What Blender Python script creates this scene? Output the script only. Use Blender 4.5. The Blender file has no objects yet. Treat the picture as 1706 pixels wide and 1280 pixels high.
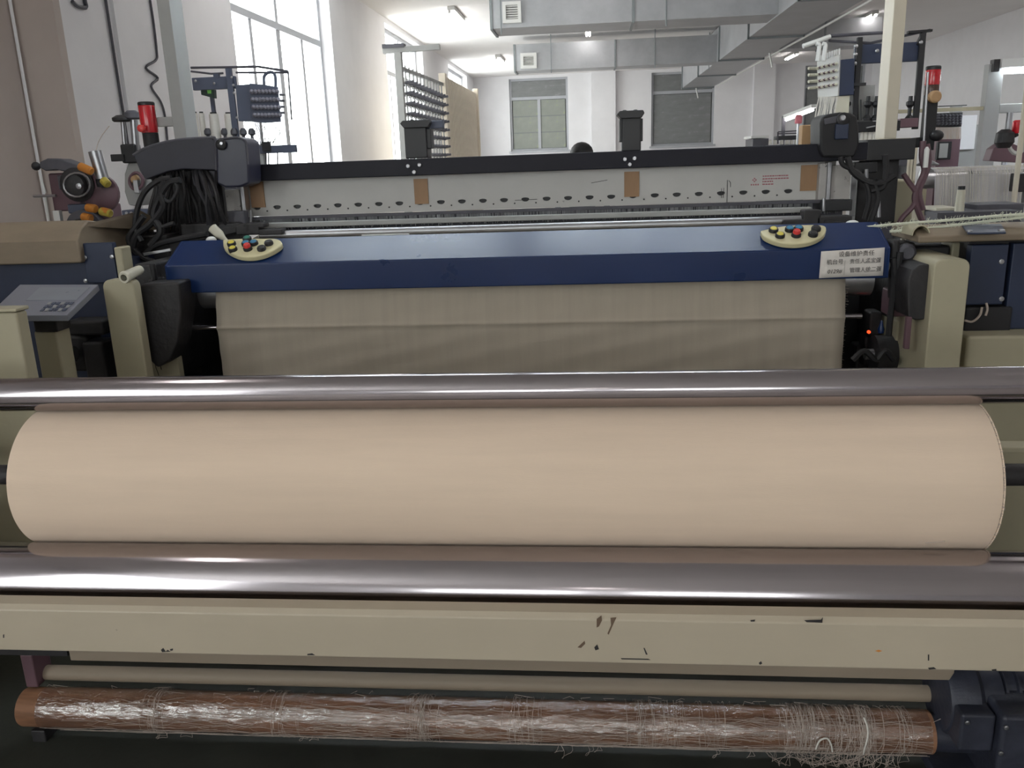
import bpy, bmesh, math, random
from mathutils import Vector, Matrix

random.seed(7)
C = bpy.context.scene.collection
SC = bpy.context.scene
PI = math.pi

# ---------------------------------------------------------------- camera, world, exposure
EYE = Vector((0.0, 0.0, 1.5))
FOCAL, YAW, PITCH, ROLL = 1400.0, math.radians(5.7), math.radians(14.9), math.radians(2.06)
fwd = Vector((-math.sin(YAW) * math.cos(PITCH), math.cos(YAW) * math.cos(PITCH), -math.sin(PITCH)))
r0 = Vector((math.cos(YAW), math.sin(YAW), 0))
u0 = r0.cross(fwd)
rgt = r0 * math.cos(ROLL) - u0 * math.sin(ROLL)
upv = u0 * math.cos(ROLL) + r0 * math.sin(ROLL)
cam_d = bpy.data.cameras.new('camera')
cam = bpy.data.objects.new('camera', cam_d)
C.objects.link(cam)
cam_d.sensor_fit = 'HORIZONTAL'
cam_d.sensor_width = 36.0
cam_d.lens = 36.0 * FOCAL / 1706.0
cam_d.clip_start = 0.05
cam_d.clip_end = 200
m = Matrix((rgt, upv, -fwd)).transposed().to_4x4()
m.translation = EYE
cam.matrix_world = m
SC.camera = cam

SKY = 8.8
W_ = bpy.data.worlds.new('overcast_sky')
SC.world = W_
W_.use_nodes = True
W_.node_tree.nodes['Background'].inputs[0].default_value = (1.0, 0.968, 0.975, 1)
W_.node_tree.nodes['Background'].inputs[1].default_value = SKY
LAMP = 20.0          # emission of the fluorescent tubes
SC.view_settings.view_transform = 'Standard'
SC.view_settings.look = 'None'
SC.view_settings.gamma = 1.0
SC.view_settings.use_curve_mapping = False
SC.view_settings.exposure = 0.1
SC.cycles.max_bounces = 8
SC.cycles.diffuse_bounces = 5
SC.cycles.glossy_bounces = 4
SC.cycles.transparent_max_bounces = 12
SC.cycles.sample_clamp_indirect = 6.0


def ray(px, py):
    return rgt * ((px - 853.0) / FOCAL) - upv * ((py - 640.0) / FOCAL) + fwd


def at(px, py, Y):
    """the point of the hall seen along this sight line at depth Y"""
    d = ray(px, py)
    return EYE + d * ((Y - EYE.y) / d.y)


def atz(px, py, Z):
    d = ray(px, py)
    return EYE + d * ((Z - EYE.z) / d.z)


def atx(px, py, X):
    d = ray(px, py)
    return EYE + d * ((X - EYE.x) / d.x)


def onplane(px, py, p, n):
    d = ray(px, py)
    return EYE + d * ((p - EYE).dot(n) / d.dot(n))


# ---------------------------------------------------------------- materials
def lin(c):
    return tuple(((v / 255) / 12.92 if v / 255 <= 0.04045 else ((v / 255 + 0.055) / 1.055) ** 2.4) for v in c) + (1.0,)


def mat(name, rgb, rough=0.5, metal=0.0, var=0.12, scale=6.0, stretch=(1, 1, 1), bump=0.0, bscale=60.0, spots=None,
        spot_scale=9.0, spot_lim=0.72, coat=0.0, spec=0.5, emit=None, dust=None, rvar=0.1):
    M = bpy.data.materials.new(name)
    M.use_nodes = True
    nt = M.node_tree
    b = nt.nodes['Principled BSDF']
    b.inputs['Metallic'].default_value = metal
    b.inputs['Specular IOR Level'].default_value = spec
    b.inputs['Coat Weight'].default_value = coat
    b.inputs['Coat Roughness'].default_value = 0.12
    tc = nt.nodes.new('ShaderNodeTexCoord')
    mp = nt.nodes.new('ShaderNodeMapping')
    mp.inputs['Scale'].default_value = stretch
    nt.links.new(tc.outputs['Object'], mp.inputs['Vector'])
    no = nt.nodes.new('ShaderNodeTexNoise')
    no.inputs['Scale'].default_value = scale
    no.inputs['Detail'].default_value = 5
    no.inputs['Roughness'].default_value = 0.62
    nt.links.new(mp.outputs['Vector'], no.inputs['Vector'])
    cr = nt.nodes.new('ShaderNodeValToRGB')
    c = lin(rgb)
    cr.color_ramp.elements[0].position = 0.3
    cr.color_ramp.elements[1].position = 0.7
    cr.color_ramp.elements[0].color = tuple(v * (1 - var) for v in c[:3]) + (1,)
    cr.color_ramp.elements[1].color = tuple(min(1, v * (1 + var)) for v in c[:3]) + (1,)
    nt.links.new(no.outputs['Fac'], cr.inputs['Fac'])
    col = cr.outputs['Color']
    if spots:
        n2 = nt.nodes.new('ShaderNodeTexNoise')
        n2.inputs['Scale'].default_value = spot_scale
        n2.inputs['Detail'].default_value = 6
        n2.inputs['Roughness'].default_value = 0.7
        nt.links.new(mp.outputs['Vector'], n2.inputs['Vector'])
        r2 = nt.nodes.new('ShaderNodeValToRGB')
        r2.color_ramp.elements[0].position = spot_lim
        r2.color_ramp.elements[1].position = spot_lim + 0.03
        nt.links.new(n2.outputs['Fac'], r2.inputs['Fac'])
        mx = nt.nodes.new('ShaderNodeMix')
        mx.data_type = 'RGBA'
        nt.links.new(r2.outputs['Color'], mx.inputs['Factor'])
        nt.links.new(col, mx.inputs[6])
        mx.inputs[7].default_value = lin(spots)
        col = mx.outputs[2]
    nt.links.new(col, b.inputs['Base Color'])
    mr = nt.nodes.new('ShaderNodeMapRange')
    mr.inputs['To Min'].default_value = max(0.02, rough - rvar)
    mr.inputs['To Max'].default_value = min(1, rough + rvar)
    nt.links.new(no.outputs['Fac'], mr.inputs['Value'])
    nt.links.new(mr.outputs['Result'], b.inputs['Roughness'])
    if bump:
        n3 = nt.nodes.new('ShaderNodeTexNoise')
        n3.inputs['Scale'].default_value = bscale
        n3.inputs['Detail'].default_value = 4
        nt.links.new(mp.outputs['Vector'], n3.inputs['Vector'])
        bp = nt.nodes.new('ShaderNodeBump')
        bp.inputs['Strength'].default_value = bump
        bp.inputs['Distance'].default_value = 0.01
        nt.links.new(n3.outputs['Fac'], bp.inputs['Height'])
        nt.links.new(bp.outputs['Normal'], b.inputs['Normal'])
    if emit:
        b.inputs['Emission Color'].default_value = lin(emit[0])
        b.inputs['Emission Strength'].default_value = emit[1]
    return M


def glass_mat(name, tint=(0.93, 0.97, 0.96), gloss=0.08, rough=0.02):
    M = bpy.data.materials.new(name)
    M.use_nodes = True
    nt = M.node_tree
    nt.nodes.clear()
    o = nt.nodes.new('ShaderNodeOutputMaterial')
    t = nt.nodes.new('ShaderNodeBsdfTransparent')
    t.inputs[0].default_value = tint + (1,)
    g = nt.nodes.new('ShaderNodeBsdfGlossy')
    g.inputs['Roughness'].default_value = rough
    mx = nt.nodes.new('ShaderNodeMixShader')
    mx.inputs[0].default_value = gloss
    nt.links.new(t.outputs[0], mx.inputs[1])
    nt.links.new(g.outputs[0], mx.inputs[2])
    nt.links.new(mx.outputs[0], o.inputs[0])
    return M


def cloth_mat(name, rgb, warp_dir, rough=0.9):
    """plain weave: fine crossing threads as relief, slightly uneven yarn streaks across the width"""
    M = mat(name, rgb, rough, var=0.05, scale=5.0, stretch=warp_dir, spec=0.25, rvar=0.03)
    nt = M.node_tree
    b = nt.nodes['Principled BSDF']
    b.inputs['Sheen Weight'].default_value = 0.15
    tc = nt.nodes['Texture Coordinate']
    w1 = nt.nodes.new('ShaderNodeTexNoise')
    w1.inputs['Scale'].default_value = 420
    mp = nt.nodes.new('ShaderNodeMapping')
    mp.inputs['Scale'].default_value = (0.15, 1, 1)
    nt.links.new(tc.outputs['Object'], mp.inputs['Vector'])
    nt.links.new(mp.outputs['Vector'], w1.inputs['Vector'])
    bp = nt.nodes.new('ShaderNodeBump')
    bp.inputs['Strength'].default_value = 0.12
    bp.inputs['Distance'].default_value = 0.002
    nt.links.new(w1.outputs['Fac'], bp.inputs['Height'])
    nt.links.new(bp.outputs['Normal'], b.inputs['Normal'])
    return M


MAT = {}
MAT['wall'] = mat('white_wall_paint', (232, 231, 233), 0.85, var=0.04, scale=1.2, bump=0.05, bscale=30, spec=0.2)
MAT['ceiling'] = mat('ceiling_paint', (234, 232, 231), 0.9, var=0.03, scale=0.8, spec=0.15)
MAT['pillar'] = mat('pillar_paint', (186, 175, 168), 0.8, var=0.06, scale=1.5, spec=0.2)
MAT['floor'] = mat('worn_concrete', (180, 173, 168), 0.6, var=0.3, scale=3, bump=0.1, bscale=40)
MAT['shade_dirt'] = mat('floor_shade_dirt', (44, 46, 41), 0.6, var=0.3, scale=3, bump=0.1, bscale=40)  # machine shade and dirt put into one dark floor colour
MAT['win_frame'] = mat('window_aluminium', (176, 178, 183), 0.45, 0.0, var=0.05)
MAT['glass'] = glass_mat('window_glass')
MAT['dull_glass'] = mat('shaded_glass', (128, 130, 130), 0.25, var=0.12, scale=2.5, stretch=(1, 1, 3))
MAT['green_glass'] = mat('glass_with_garden_behind', (142, 146, 138), 0.25, var=0.1, scale=1.8, spots=(150, 158, 132), spot_scale=2.0, spot_lim=0.56)
MAT['duct'] = mat('galvanised_sheet', (172, 174, 177), 0.42, 0.3, var=0.12, scale=2.2, bump=0.05, bscale=3, spots=None)
MAT['duct_flange'] = mat('galvanised_flange', (140, 146, 148), 0.5, 0.5, var=0.1)
MAT['lamp_body'] = mat('lamp_housing', (215, 215, 212), 0.5, var=0.03)
MAT['loom_tube'] = mat('lit_loom_tube', (255, 255, 250), 0.4, var=0.0, emit=((232, 245, 255), 28.0))
MAT['tube'] = mat('lit_tube', (255, 255, 250), 0.4, var=0.0, emit=((255, 250, 248), LAMP))
MAT['cream'] = mat('cream_machine_paint', (168, 161, 137), 0.5, var=0.06, scale=4, bump=0.03, spots=(96, 84, 66), spot_scale=7, spot_lim=0.735)
MAT['cream_beam'] = mat('cream_beam_paint', (174, 163, 144), 0.45, var=0.05, scale=3, stretch=(0.6, 1.5, 1.5), spots=(62, 54, 46), spot_scale=5.5, spot_lim=0.722)
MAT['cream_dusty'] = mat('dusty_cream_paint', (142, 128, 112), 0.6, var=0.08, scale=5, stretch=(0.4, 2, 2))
MAT['chrome'] = mat('polished_steel', (166, 160, 163), 0.14, 1.0, var=0.05, scale=5, stretch=(0.3, 3, 3), rvar=0.03)
MAT['steel'] = mat('bare_steel', (165, 165, 168), 0.32, 0.9, var=0.1)
MAT['blue'] = mat('blue_enamel', (8, 36, 80), 0.3, var=0.06, scale=3, coat=0.0, spec=0.38, bump=0.02, bscale=25)
MAT['navy'] = mat('navy_paint', (36, 46, 70), 0.45, var=0.1)
MAT['beam_black'] = mat('black_beam_paint', (25, 25, 35), 0.55, spec=0.3, var=0.15, scale=4, stretch=(0.4, 2, 2), spots=(58, 58, 64), spot_scale=14, spot_lim=0.7)
MAT['black'] = mat('black_plastic', (30, 30, 33), 0.45, var=0.15)
MAT['fan_grey'] = mat('dusty_fan_housing', (42, 42, 52), 0.55, var=0.2, scale=6)
MAT['motor_dark'] = mat('dark_motor_plastic', (40, 41, 58), 0.4, var=0.12)
MAT['rust'] = mat('rusty_scrape', (98, 80, 64), 0.7, var=0.2, scale=30)
MAT['brown_lens'] = mat('brown_lens', (74, 52, 44), 0.3, var=0.1)
MAT['dark'] = mat('oily_dark_iron', (38, 36, 38), 0.55, var=0.35, scale=14, bump=0.2, bscale=50)
MAT['rubber'] = mat('black_rubber', (26, 25, 28), 0.6, var=0.2, scale=10)
MAT['cable_grey'] = mat('grey_cable', (52, 51, 56), 0.65, var=0.2, scale=8)
MAT['dusty'] = mat('dusty_charcoal', (78, 77, 84), 0.6, var=0.2, scale=8)
MAT['knob_grey'] = mat('dusty_knob', (128, 126, 136), 0.6, var=0.15)
MAT['slate'] = mat('slate_blue_plate', (74, 80, 98), 0.5, var=0.08)
MAT['panel'] = mat('white_panel_paint', (190, 188, 184), 0.5, var=0.06, scale=3, spots=(70, 62, 60), spot_scale=11, spot_lim=0.715)
MAT['stained'] = mat('stained_panel', (176, 172, 168), 0.6, var=0.15, scale=8, spots=(58, 54, 56), spot_scale=30, spot_lim=0.6)
MAT['tape'] = mat('kraft_tape', (158, 124, 92), 0.6, var=0.12, scale=9, stretch=(3, 1, 0.4))
MAT['card'] = mat('cardboard', (176, 142, 104), 0.7, var=0.08)
MAT['paper'] = mat('paper', (214, 208, 202), 0.7, var=0.03)
MAT['ink'] = mat('black_ink', (62, 58, 58), 0.8, var=0.05)
MAT['red_ink'] = mat('red_ink', (176, 108, 116), 0.8, var=0.05)
MAT['plate_cream'] = mat('cream_button_plate', (206, 198, 158), 0.4, var=0.05)
for k, c in dict(yellow=(212, 196, 74), red=(206, 62, 58), blue=(42, 116, 156), black=(34, 32, 33), green=(38, 112, 96)).items():
    MAT['btn_' + k] = mat('button_' + k, c, 0.3, var=0.04)
MAT['red_lens'] = mat('red_lens', (188, 26, 38), 0.2, var=0.06, coat=0.4)
MAT['yarn'] = mat('white_yarn', (214, 210, 202), 0.9, var=0.06, scale=40, stretch=(1, 1, 6), bump=0.2, bscale=150, spec=0.2)
MAT['thread'] = mat('loose_thread', (184, 170, 160), 0.9, var=0.1, spec=0.2)
MAT['mint_thread'] = mat('selvedge_thread', (206, 208, 190), 0.9, var=0.08, spec=0.2)
MAT['plastic_cream'] = mat('ivory_plastic', (206, 202, 184), 0.4, var=0.04)
MAT['orange'] = mat('orange_plastic', (190, 122, 48), 0.5, var=0.08)
MAT['olive'] = mat('yellow_plastic', (176, 158, 66), 0.4, var=0.08)
MAT['maroon'] = mat('dull_maroon', (98, 72, 80), 0.5, var=0.15)
MAT['violet'] = mat('violet_grey', (92, 88, 124), 0.5, var=0.1)
MAT['beige_top'] = mat('beige_cover', (128, 114, 96), 0.6, var=0.12, scale=5, stretch=(1, 1, 3), bump=0.05)
MAT['screen'] = mat('grey_keypad', (120, 122, 132), 0.35, var=0.08)
MAT['grey'] = mat('grey_paint', (150, 150, 148), 0.5, var=0.06)
MAT['post'] = mat('cream_post_paint', (202, 194, 176), 0.45, var=0.06, scale=5, spots=(128, 108, 80), spot_scale=9, spot_lim=0.7)
MAT['creel_panel'] = mat('creel_panel_paint', (226, 215, 198), 0.55, var=0.05)
MAT['kraft_tube'] = mat('brown_kraft_tube', (138, 98, 72), 0.6, var=0.35, scale=9, stretch=(0.35, 3, 3), spots=(180, 160, 150), spot_scale=12, spot_lim=0.66)
MAT['cloth_roll'] = cloth_mat('cream_cotton_roll', (216, 195, 174), (0.25, 3, 3))
MAT['cloth'] = cloth_mat('shaded_cotton', (168, 158, 144), (6, 1, 0.3))  # cotton of the roll; the shade it hangs in is put into the colour
MAT['warp'] = mat('warp_sheet', (226, 224, 229), 0.8, var=0.16, scale=40, stretch=(3, 0.05, 0.05), spec=0.2)
MAT['hair'] = mat('black_hair', (22, 20, 22), 0.6, var=0.3, scale=60)
MAT['skin'] = mat('skin', (190, 146, 120), 0.55, var=0.05)
MAT['shirt'] = mat('dark_shirt', (58, 62, 84), 0.8, var=0.1)
MAT['motor'] = mat('dark_motor_paint', (46, 48, 60), 0.5, var=0.3, scale=12, bump=0.15)
MAT['film'] = None


def film_mat():
    M = bpy.data.materials.new('clear_wrap_film')
    M.use_nodes = True
    nt = M.node_tree
    nt.nodes.clear()
    o = nt.nodes.new('ShaderNodeOutputMaterial')
    t = nt.nodes.new('ShaderNodeBsdfTransparent')
    t.inputs[0].default_value = (0.94, 0.92, 0.92, 1)
    g = nt.nodes.new('ShaderNodeBsdfGlossy')
    g.inputs['Roughness'].default_value = 0.22
    n = nt.nodes.new('ShaderNodeTexNoise')
    n.inputs['Scale'].default_value = 22
    n.inputs['Detail'].default_value = 5
    tc = nt.nodes.new('ShaderNodeTexCoord')
    mp = nt.nodes.new('ShaderNodeMapping')
    mp.inputs['Scale'].default_value = (0.6, 1.6, 1.6)
    nt.links.new(tc.outputs['Object'], mp.inputs['Vector'])
    nt.links.new(mp.outputs['Vector'], n.inputs['Vector'])
    bp = nt.nodes.new('ShaderNodeBump')
    bp.inputs['Strength'].default_value = 0.9
    bp.inputs['Distance'].default_value = 0.012
    nt.links.new(n.outputs['Fac'], bp.inputs['Height'])
    nt.links.new(bp.outputs['Normal'], g.inputs['Normal'])
    mx = nt.nodes.new('ShaderNodeMixShader')
    mx.inputs[0].default_value = 0.22
    nt.links.new(t.outputs[0], mx.inputs[1])
    nt.links.new(g.outputs[0], mx.inputs[2])
    nt.links.new(mx.outputs[0], o.inputs[0])
    return M


MAT['film'] = film_mat()

# ---------------------------------------------------------------- mesh helpers (all coordinates are metres in the hall)
WORLD = {}          # world origin of every object built here


class MB:
    def __init__(s):
        s.v, s.f = [], []

    def add(s, vs, fs):
        n = len(s.v)
        s.v += [Vector(p) for p in vs]
        s.f += [[i + n for i in f] for f in fs]
        return s

    def box(s, x0, x1, y0, y1, z0, z1):
        vs = [(x, y, z) for z in (z0, z1) for y in (y0, y1) for x in (x0, x1)]
        return s.add(vs, [(0, 2, 3, 1), (4, 5, 7, 6), (0, 1, 5, 4), (2, 6, 7, 3), (0, 4, 6, 2), (1, 3, 7, 5)])

    def bar(s, p, q, w, h, up=(0, 0, 1)):
        """a square bar from p to q"""
        p, q = Vector(p), Vector(q)
        d = (q - p).normalized()
        a = d.cross(Vector(up))
        if a.length < 1e-4:
            a = d.cross(Vector((0, 1, 0)))
        a.normalize()
        b = a.cross(d).normalized()
        vs = [e + a * (i * w / 2) + b * (j * h / 2) for e in (p, q) for (i, j) in ((-1, -1), (1, -1), (1, 1), (-1, 1))]
        return s.add(vs, [(3, 2, 1, 0), (4, 5, 6, 7), (0, 1, 5, 4), (1, 2, 6, 5), (2, 3, 7, 6), (3, 0, 4, 7)])

    def lathe(s, p, axis, prof, n=20, caps=True):
        """profile [(radius, height along axis)] turned about the axis through p"""
        p, d = Vector(p), Vector(axis).normalized()
        a = d.cross(Vector((0, 0, 1)))
        if a.length < 1e-3:
            a = d.cross(Vector((0, 1, 0)))
        a.normalize()
        b = d.cross(a).normalized()
        vs, fs = [], []
        for (r, h) in prof:
            for k in range(n):
                t = 2 * PI * k / n
                vs.append(p + d * h + a * (r * math.cos(t)) + b * (r * math.sin(t)))
        for i in range(len(prof) - 1):
            for k in range(n):
                k2 = (k + 1) % n
                fs.append((i * n + k, i * n + k2, (i + 1) * n + k2, (i + 1) * n + k))
        if caps:
            fs.append(tuple(reversed(range(n))))
            fs.append(tuple(range((len(prof) - 1) * n, len(prof) * n)))
        return s.add(vs, fs)

    def cyl(s, p, q, r, r2=None, n=16):
        p, q = Vector(p), Vector(q)
        return s.lathe(p, q - p, [(r, 0), (r if r2 is None else r2, (q - p).length)], n)

    def tube(s, pts, r, n=8, r_end=None):
        pts = [Vector(p) for p in pts]
        vs, fs = [], []
        a = None
        m_ = len(pts)
        for i, p in enumerate(pts):
            d = (pts[min(i + 1, m_ - 1)] - pts[max(i - 1, 0)]).normalized()
            if a is None:
                a = d.cross(Vector((0.3, 0.2, 1))).normalized()
            a = (a - d * a.dot(d)).normalized()
            b = d.cross(a)
            rr = r if r_end is None else r + (r_end - r) * i / (m_ - 1)
            for k in range(n):
                t = 2 * PI * k / n
                vs.append(p + a * (rr * math.cos(t)) + b * (rr * math.sin(t)))
        for i in range(m_ - 1):
            for k in range(n):
                k2 = (k + 1) % n
                fs.append((i * n + k, i * n + k2, (i + 1) * n + k2, (i + 1) * n + k))
        if n > 3:
            fs.append(tuple(reversed(range(n))))
            fs.append(tuple(range((m_ - 1) * n, m_ * n)))
        return s.add(vs, fs)

    def prism(s, poly, d):
        """polygon (3D points) pushed along the vector d"""
        n = len(poly)
        d = Vector(d)
        vs = [Vector(p) for p in poly] + [Vector(p) + d for p in poly]
        return s.add(vs, [tuple(range(n)), tuple(reversed(range(n, 2 * n)))] + [(i, n + i, n + (i + 1) % n, (i + 1) % n) for i in range(n)])

    def sphere(s, c, r, n=12, sc=(1, 1, 1)):
        c = Vector(c)
        vs, fs = [], []
        for i in range(1, n // 2):
            t = PI * i / (n // 2)
            for k in range(n):
                p = 2 * PI * k / n
                vs.append(c + Vector((r * sc[0] * math.sin(t) * math.cos(p), r * sc[1] * math.sin(t) * math.sin(p), r * sc[2] * math.cos(t))))
        rows = n // 2 - 1
        for i in range(rows - 1):
            for k in range(n):
                k2 = (k + 1) % n
                fs.append((i * n + k, (i + 1) * n + k, (i + 1) * n + k2, i * n + k2))
        vs.append(c + Vector((0, 0, r * sc[2])))
        vs.append(c - Vector((0, 0, r * sc[2])))
        t_, b_ = len(vs) - 2, len(vs) - 1
        for k in range(n):
            k2 = (k + 1) % n
            fs.append((t_, k, k2))
            fs.append((b_, (rows - 1) * n + k2, (rows - 1) * n + k))
        return s.add(vs, fs)

    def build(s, name, mt, parent=None, smooth=35, bevel=0.0, kind=None, label=None):
        lo = Vector([min(p[i] for p in s.v) for i in range(3)])
        hi = Vector([max(p[i] for p in s.v) for i in range(3)])
        org = Vector(((lo.x + hi.x) / 2, (lo.y + hi.y) / 2, lo.z))
        me = bpy.data.meshes.new(name)
        me.from_pydata([p - org for p in s.v], [], s.f)
        bm = bmesh.new()
        bm.from_mesh(me)
        bmesh.ops.recalc_face_normals(bm, faces=bm.faces[:])
        bm.to_mesh(me)
        bm.free()
        me.materials.append(MAT[mt] if isinstance(mt, str) else mt)
        if smooth:
            me.shade_smooth()
            me.set_sharp_from_angle(angle=math.radians(smooth))
        o = bpy.data.objects.new(name, me)
        C.objects.link(o)
        put(o, org, parent)
        if bevel:
            bv = o.modifiers.new('bevel', 'BEVEL')
            bv.width = bevel
            bv.segments = 2
            bv.limit_method = 'ANGLE'
            bv.angle_limit = math.radians(40)
            bv.harden_normals = True
        if kind:
            o['kind'] = kind
        if label:
            o['label'] = label
        return o


def put(o, org, parent):
    WORLD[o.name] = Vector(org)
    if parent is not None:
        o.parent = parent
        o.location = Vector(org) - WORLD[parent.name]
    else:
        o.location = org


def tag(o, label, cat, group=None):
    o['label'] = label
    o['category'] = cat
    if group:
        o['group'] = group
    return o


def thing(name, loc, label, cat, group=None):
    o = bpy.data.objects.new(name, None)
    o.empty_display_size = 0.1
    C.objects.link(o)
    put(o, Vector(loc), None)
    return tag(o, label, cat, group)


def copy_tree(o, move=(0, 0, 0), parent=None):
    c = o.copy()
    C.objects.link(c)
    WORLD[c.name] = WORLD[o.name] + Vector(move)
    if parent is None:
        c.location = o.location + Vector(move)
    else:
        c.parent = parent
    for ch in list(o.children):
        copy_tree(ch, move, c)
    return c


def pbox(px0, py0, px1, py1, Y0, Y1=None):
    """an upright box at depth Y0..Y1, its front face measured on the sight lines"""
    ym, xm = (py0 + py1) / 2, (px0 + px1) / 2
    x0, x1 = at(px0, ym, Y0).x, at(px1, ym, Y0).x
    z1, z0 = at(xm, py0, Y0).z, at(xm, py1, Y0).z
    return (x0, x1, Y0, Y0 + 0.05 if Y1 is None else Y1, z0, z1)


def structure(o):
    o['kind'] = 'structure'
    return o


def spline(pts, n=6):
    """a smooth path through the points (Catmull-Rom)"""
    P = [Vector(p) for p in pts]
    P = [P[0] * 2 - P[1]] + P + [P[-1] * 2 - P[-2]]
    out = []
    for i in range(1, len(P) - 2):
        for k in range(n):
            t = k / n
            a, b, c, d = P[i - 1], P[i], P[i + 1], P[i + 2]
            out.append(0.5 * ((2 * b) + (c - a) * t + (2 * a - 5 * b + 4 * c - d) * t * t + (3 * b - a - 3 * c + d) * t ** 3))
    out.append(P[-2])
    return out

# ================================================================ the hall
XL, XR, YB, YF, ZC = -4.0, 9.3, 30.5, -13.0, 4.3
structure(MB().box(XL - .3, XR + .3, YF - .3, YB + .3, -.2, 0).build('floor', 'floor', smooth=0))
structure(MB().box(XL - .3, XR + .3, YF - .3, YB + .3, ZC, ZC + .2).build('ceiling', 'ceiling', smooth=0))
structure(MB().box(-2.6, 2.4, .9, 4.4, 0, .004).build('shade_dirt_sheet', 'shade_dirt', smooth=0))  # dark sheet added over the pale floor for machine shade and dirt
LEFT_WINDOWS = [(-5.4, -1.5), (9.87, 13.75), (17.44, 21.3), (25.1, 28.8)]
WZ0, WZ1 = 0.95, 4.2
wl = MB()
edge = YF
for (a, b) in LEFT_WINDOWS:
    wl.box(XL - .3, XL, edge, a, 0, ZC)
    wl.box(XL - .3, XL, a, b, 0, WZ0)
    wl.box(XL - .3, XL, a, b, WZ1, ZC)
    edge = b
wl.box(XL - .3, XL, edge, YB, 0, ZC)
structure(wl.build('wall_left', 'wall', smooth=0))
structure(MB().box(XR, XR + .3, YF, YB, 0, ZC).build('wall_right', 'wall', smooth=0))
FRONT_WINDOWS = [(-3.3, -.4), (.8, 3.7)]
FZ0 = 1.9
wf = MB()
edge = XL - .3
for (a, b) in FRONT_WINDOWS:
    wf.box(edge, a, YF - .3, YF, 0, ZC)
    wf.box(a, b, YF - .3, YF, 0, FZ0)
    wf.box(a, b, YF - .3, YF, WZ1, ZC)
    edge = b
wf.box(edge, XR + .3, YF - .3, YF, 0, ZC)
structure(wf.build('wall_front', 'wall', smooth=0))
BACK_WINDOWS = [(-2.78, -0.76), (2.08, 4.2), (7.15, 9.1)]
BZ0, BZ1 = 1.8, 4.2
wb = MB()
edge = XL - .3
for (a, b) in BACK_WINDOWS:
    wb.box(edge, a, YB, YB + .3, 0, ZC)
    wb.box(a, b, YB, YB + .3, 0, BZ0)
    wb.box(a, b, YB, YB + .3, BZ1, ZC)
    edge = b
wb.box(edge, XR + .3, YB, YB + .3, 0, ZC)
structure(wb.build('wall_back', 'wall', smooth=0))
for i, (a, b) in enumerate([(0.04, .86), (5.45, 6.15)]):
    structure(MB().box(a, b, YB - .22, YB, 0, ZC).build('pillar', 'wall', smooth=0))
# the brownish pillar close on the left and the pilaster behind it
structure(MB().box(XL - .01, -3.69, 5.98, 6.06, 0, ZC).build('pillar', 'pillar', smooth=0))
structure(MB().box(XL - .01, -3.97, 7.3, 8.3, 0, ZC).build('pillar', 'wall', smooth=0))
structure(MB().box(XL, XL + .014, 2.2, 5.975, 0, ZC).build('trim_1', 'pillar', smooth=0))

win_n = 0


def left_window(a, b):
    global win_n
    win_n += 1
    x0, x1 = XL - .24, XL - .17
    f = MB()
    t = .09
    f.box(x0, x1, a, a + t, WZ0, WZ1).box(x0, x1, b - t, b, WZ0, WZ1)
    f.box(x0, x1, a + t, b - t, WZ0, WZ0 + t).box(x0, x1, a + t, b - t, WZ1 - t, WZ1)
    fr = structure(f.build('window_%d' % win_n, 'win_frame', smooth=0))
    ztr = 3.3
    MB().box(x0 - .005, x1 + .015, a + t, b - t, ztr, ztr + .09).build('transom', 'win_frame', fr, smooth=0)
    mid = (a + b) / 2
    MB().box(x0, x1, mid - .05, mid + .05, ztr + .09, WZ1 - t).build('mullion', 'win_frame', fr, smooth=0)
    q = (b - a) / 4
    for k in (1, 2, 3):
        w = .075 if k == 2 else .045
        MB().box(x0, x1, a + k * q - w, a + k * q + w, WZ0 + t, ztr).build('mullion', 'win_frame', fr, smooth=0)
    xg = (x0 + x1) / 2
    for (ya, yb) in ((a + t, mid - .05), (mid + .05, b - t)):
        MB().box(xg - .003, xg + .003, ya, yb, ztr + .09, WZ1 - t).build('pane', 'glass', fr, smooth=0)
    for k in range(4):
        MB().box(xg - .003, xg + .003, a + k * q + .07, a + (k + 1) * q - .07, WZ0 + t, ztr).build('pane', 'glass', fr, smooth=0)
    L = bpy.data.lights.new('daylight_portal', 'AREA')
    L.shape = 'RECTANGLE'
    L.size, L.size_y = WZ1 - WZ0, b - a
    L.cycles.is_portal = True
    lo = bpy.data.objects.new('daylight_portal', L)
    C.objects.link(lo)
    lo.location = (XL - .29, mid, (WZ0 + WZ1) / 2)
    lo.rotation_euler = (0, -PI / 2, 0)


for a, b in LEFT_WINDOWS:
    left_window(a, b)


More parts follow.
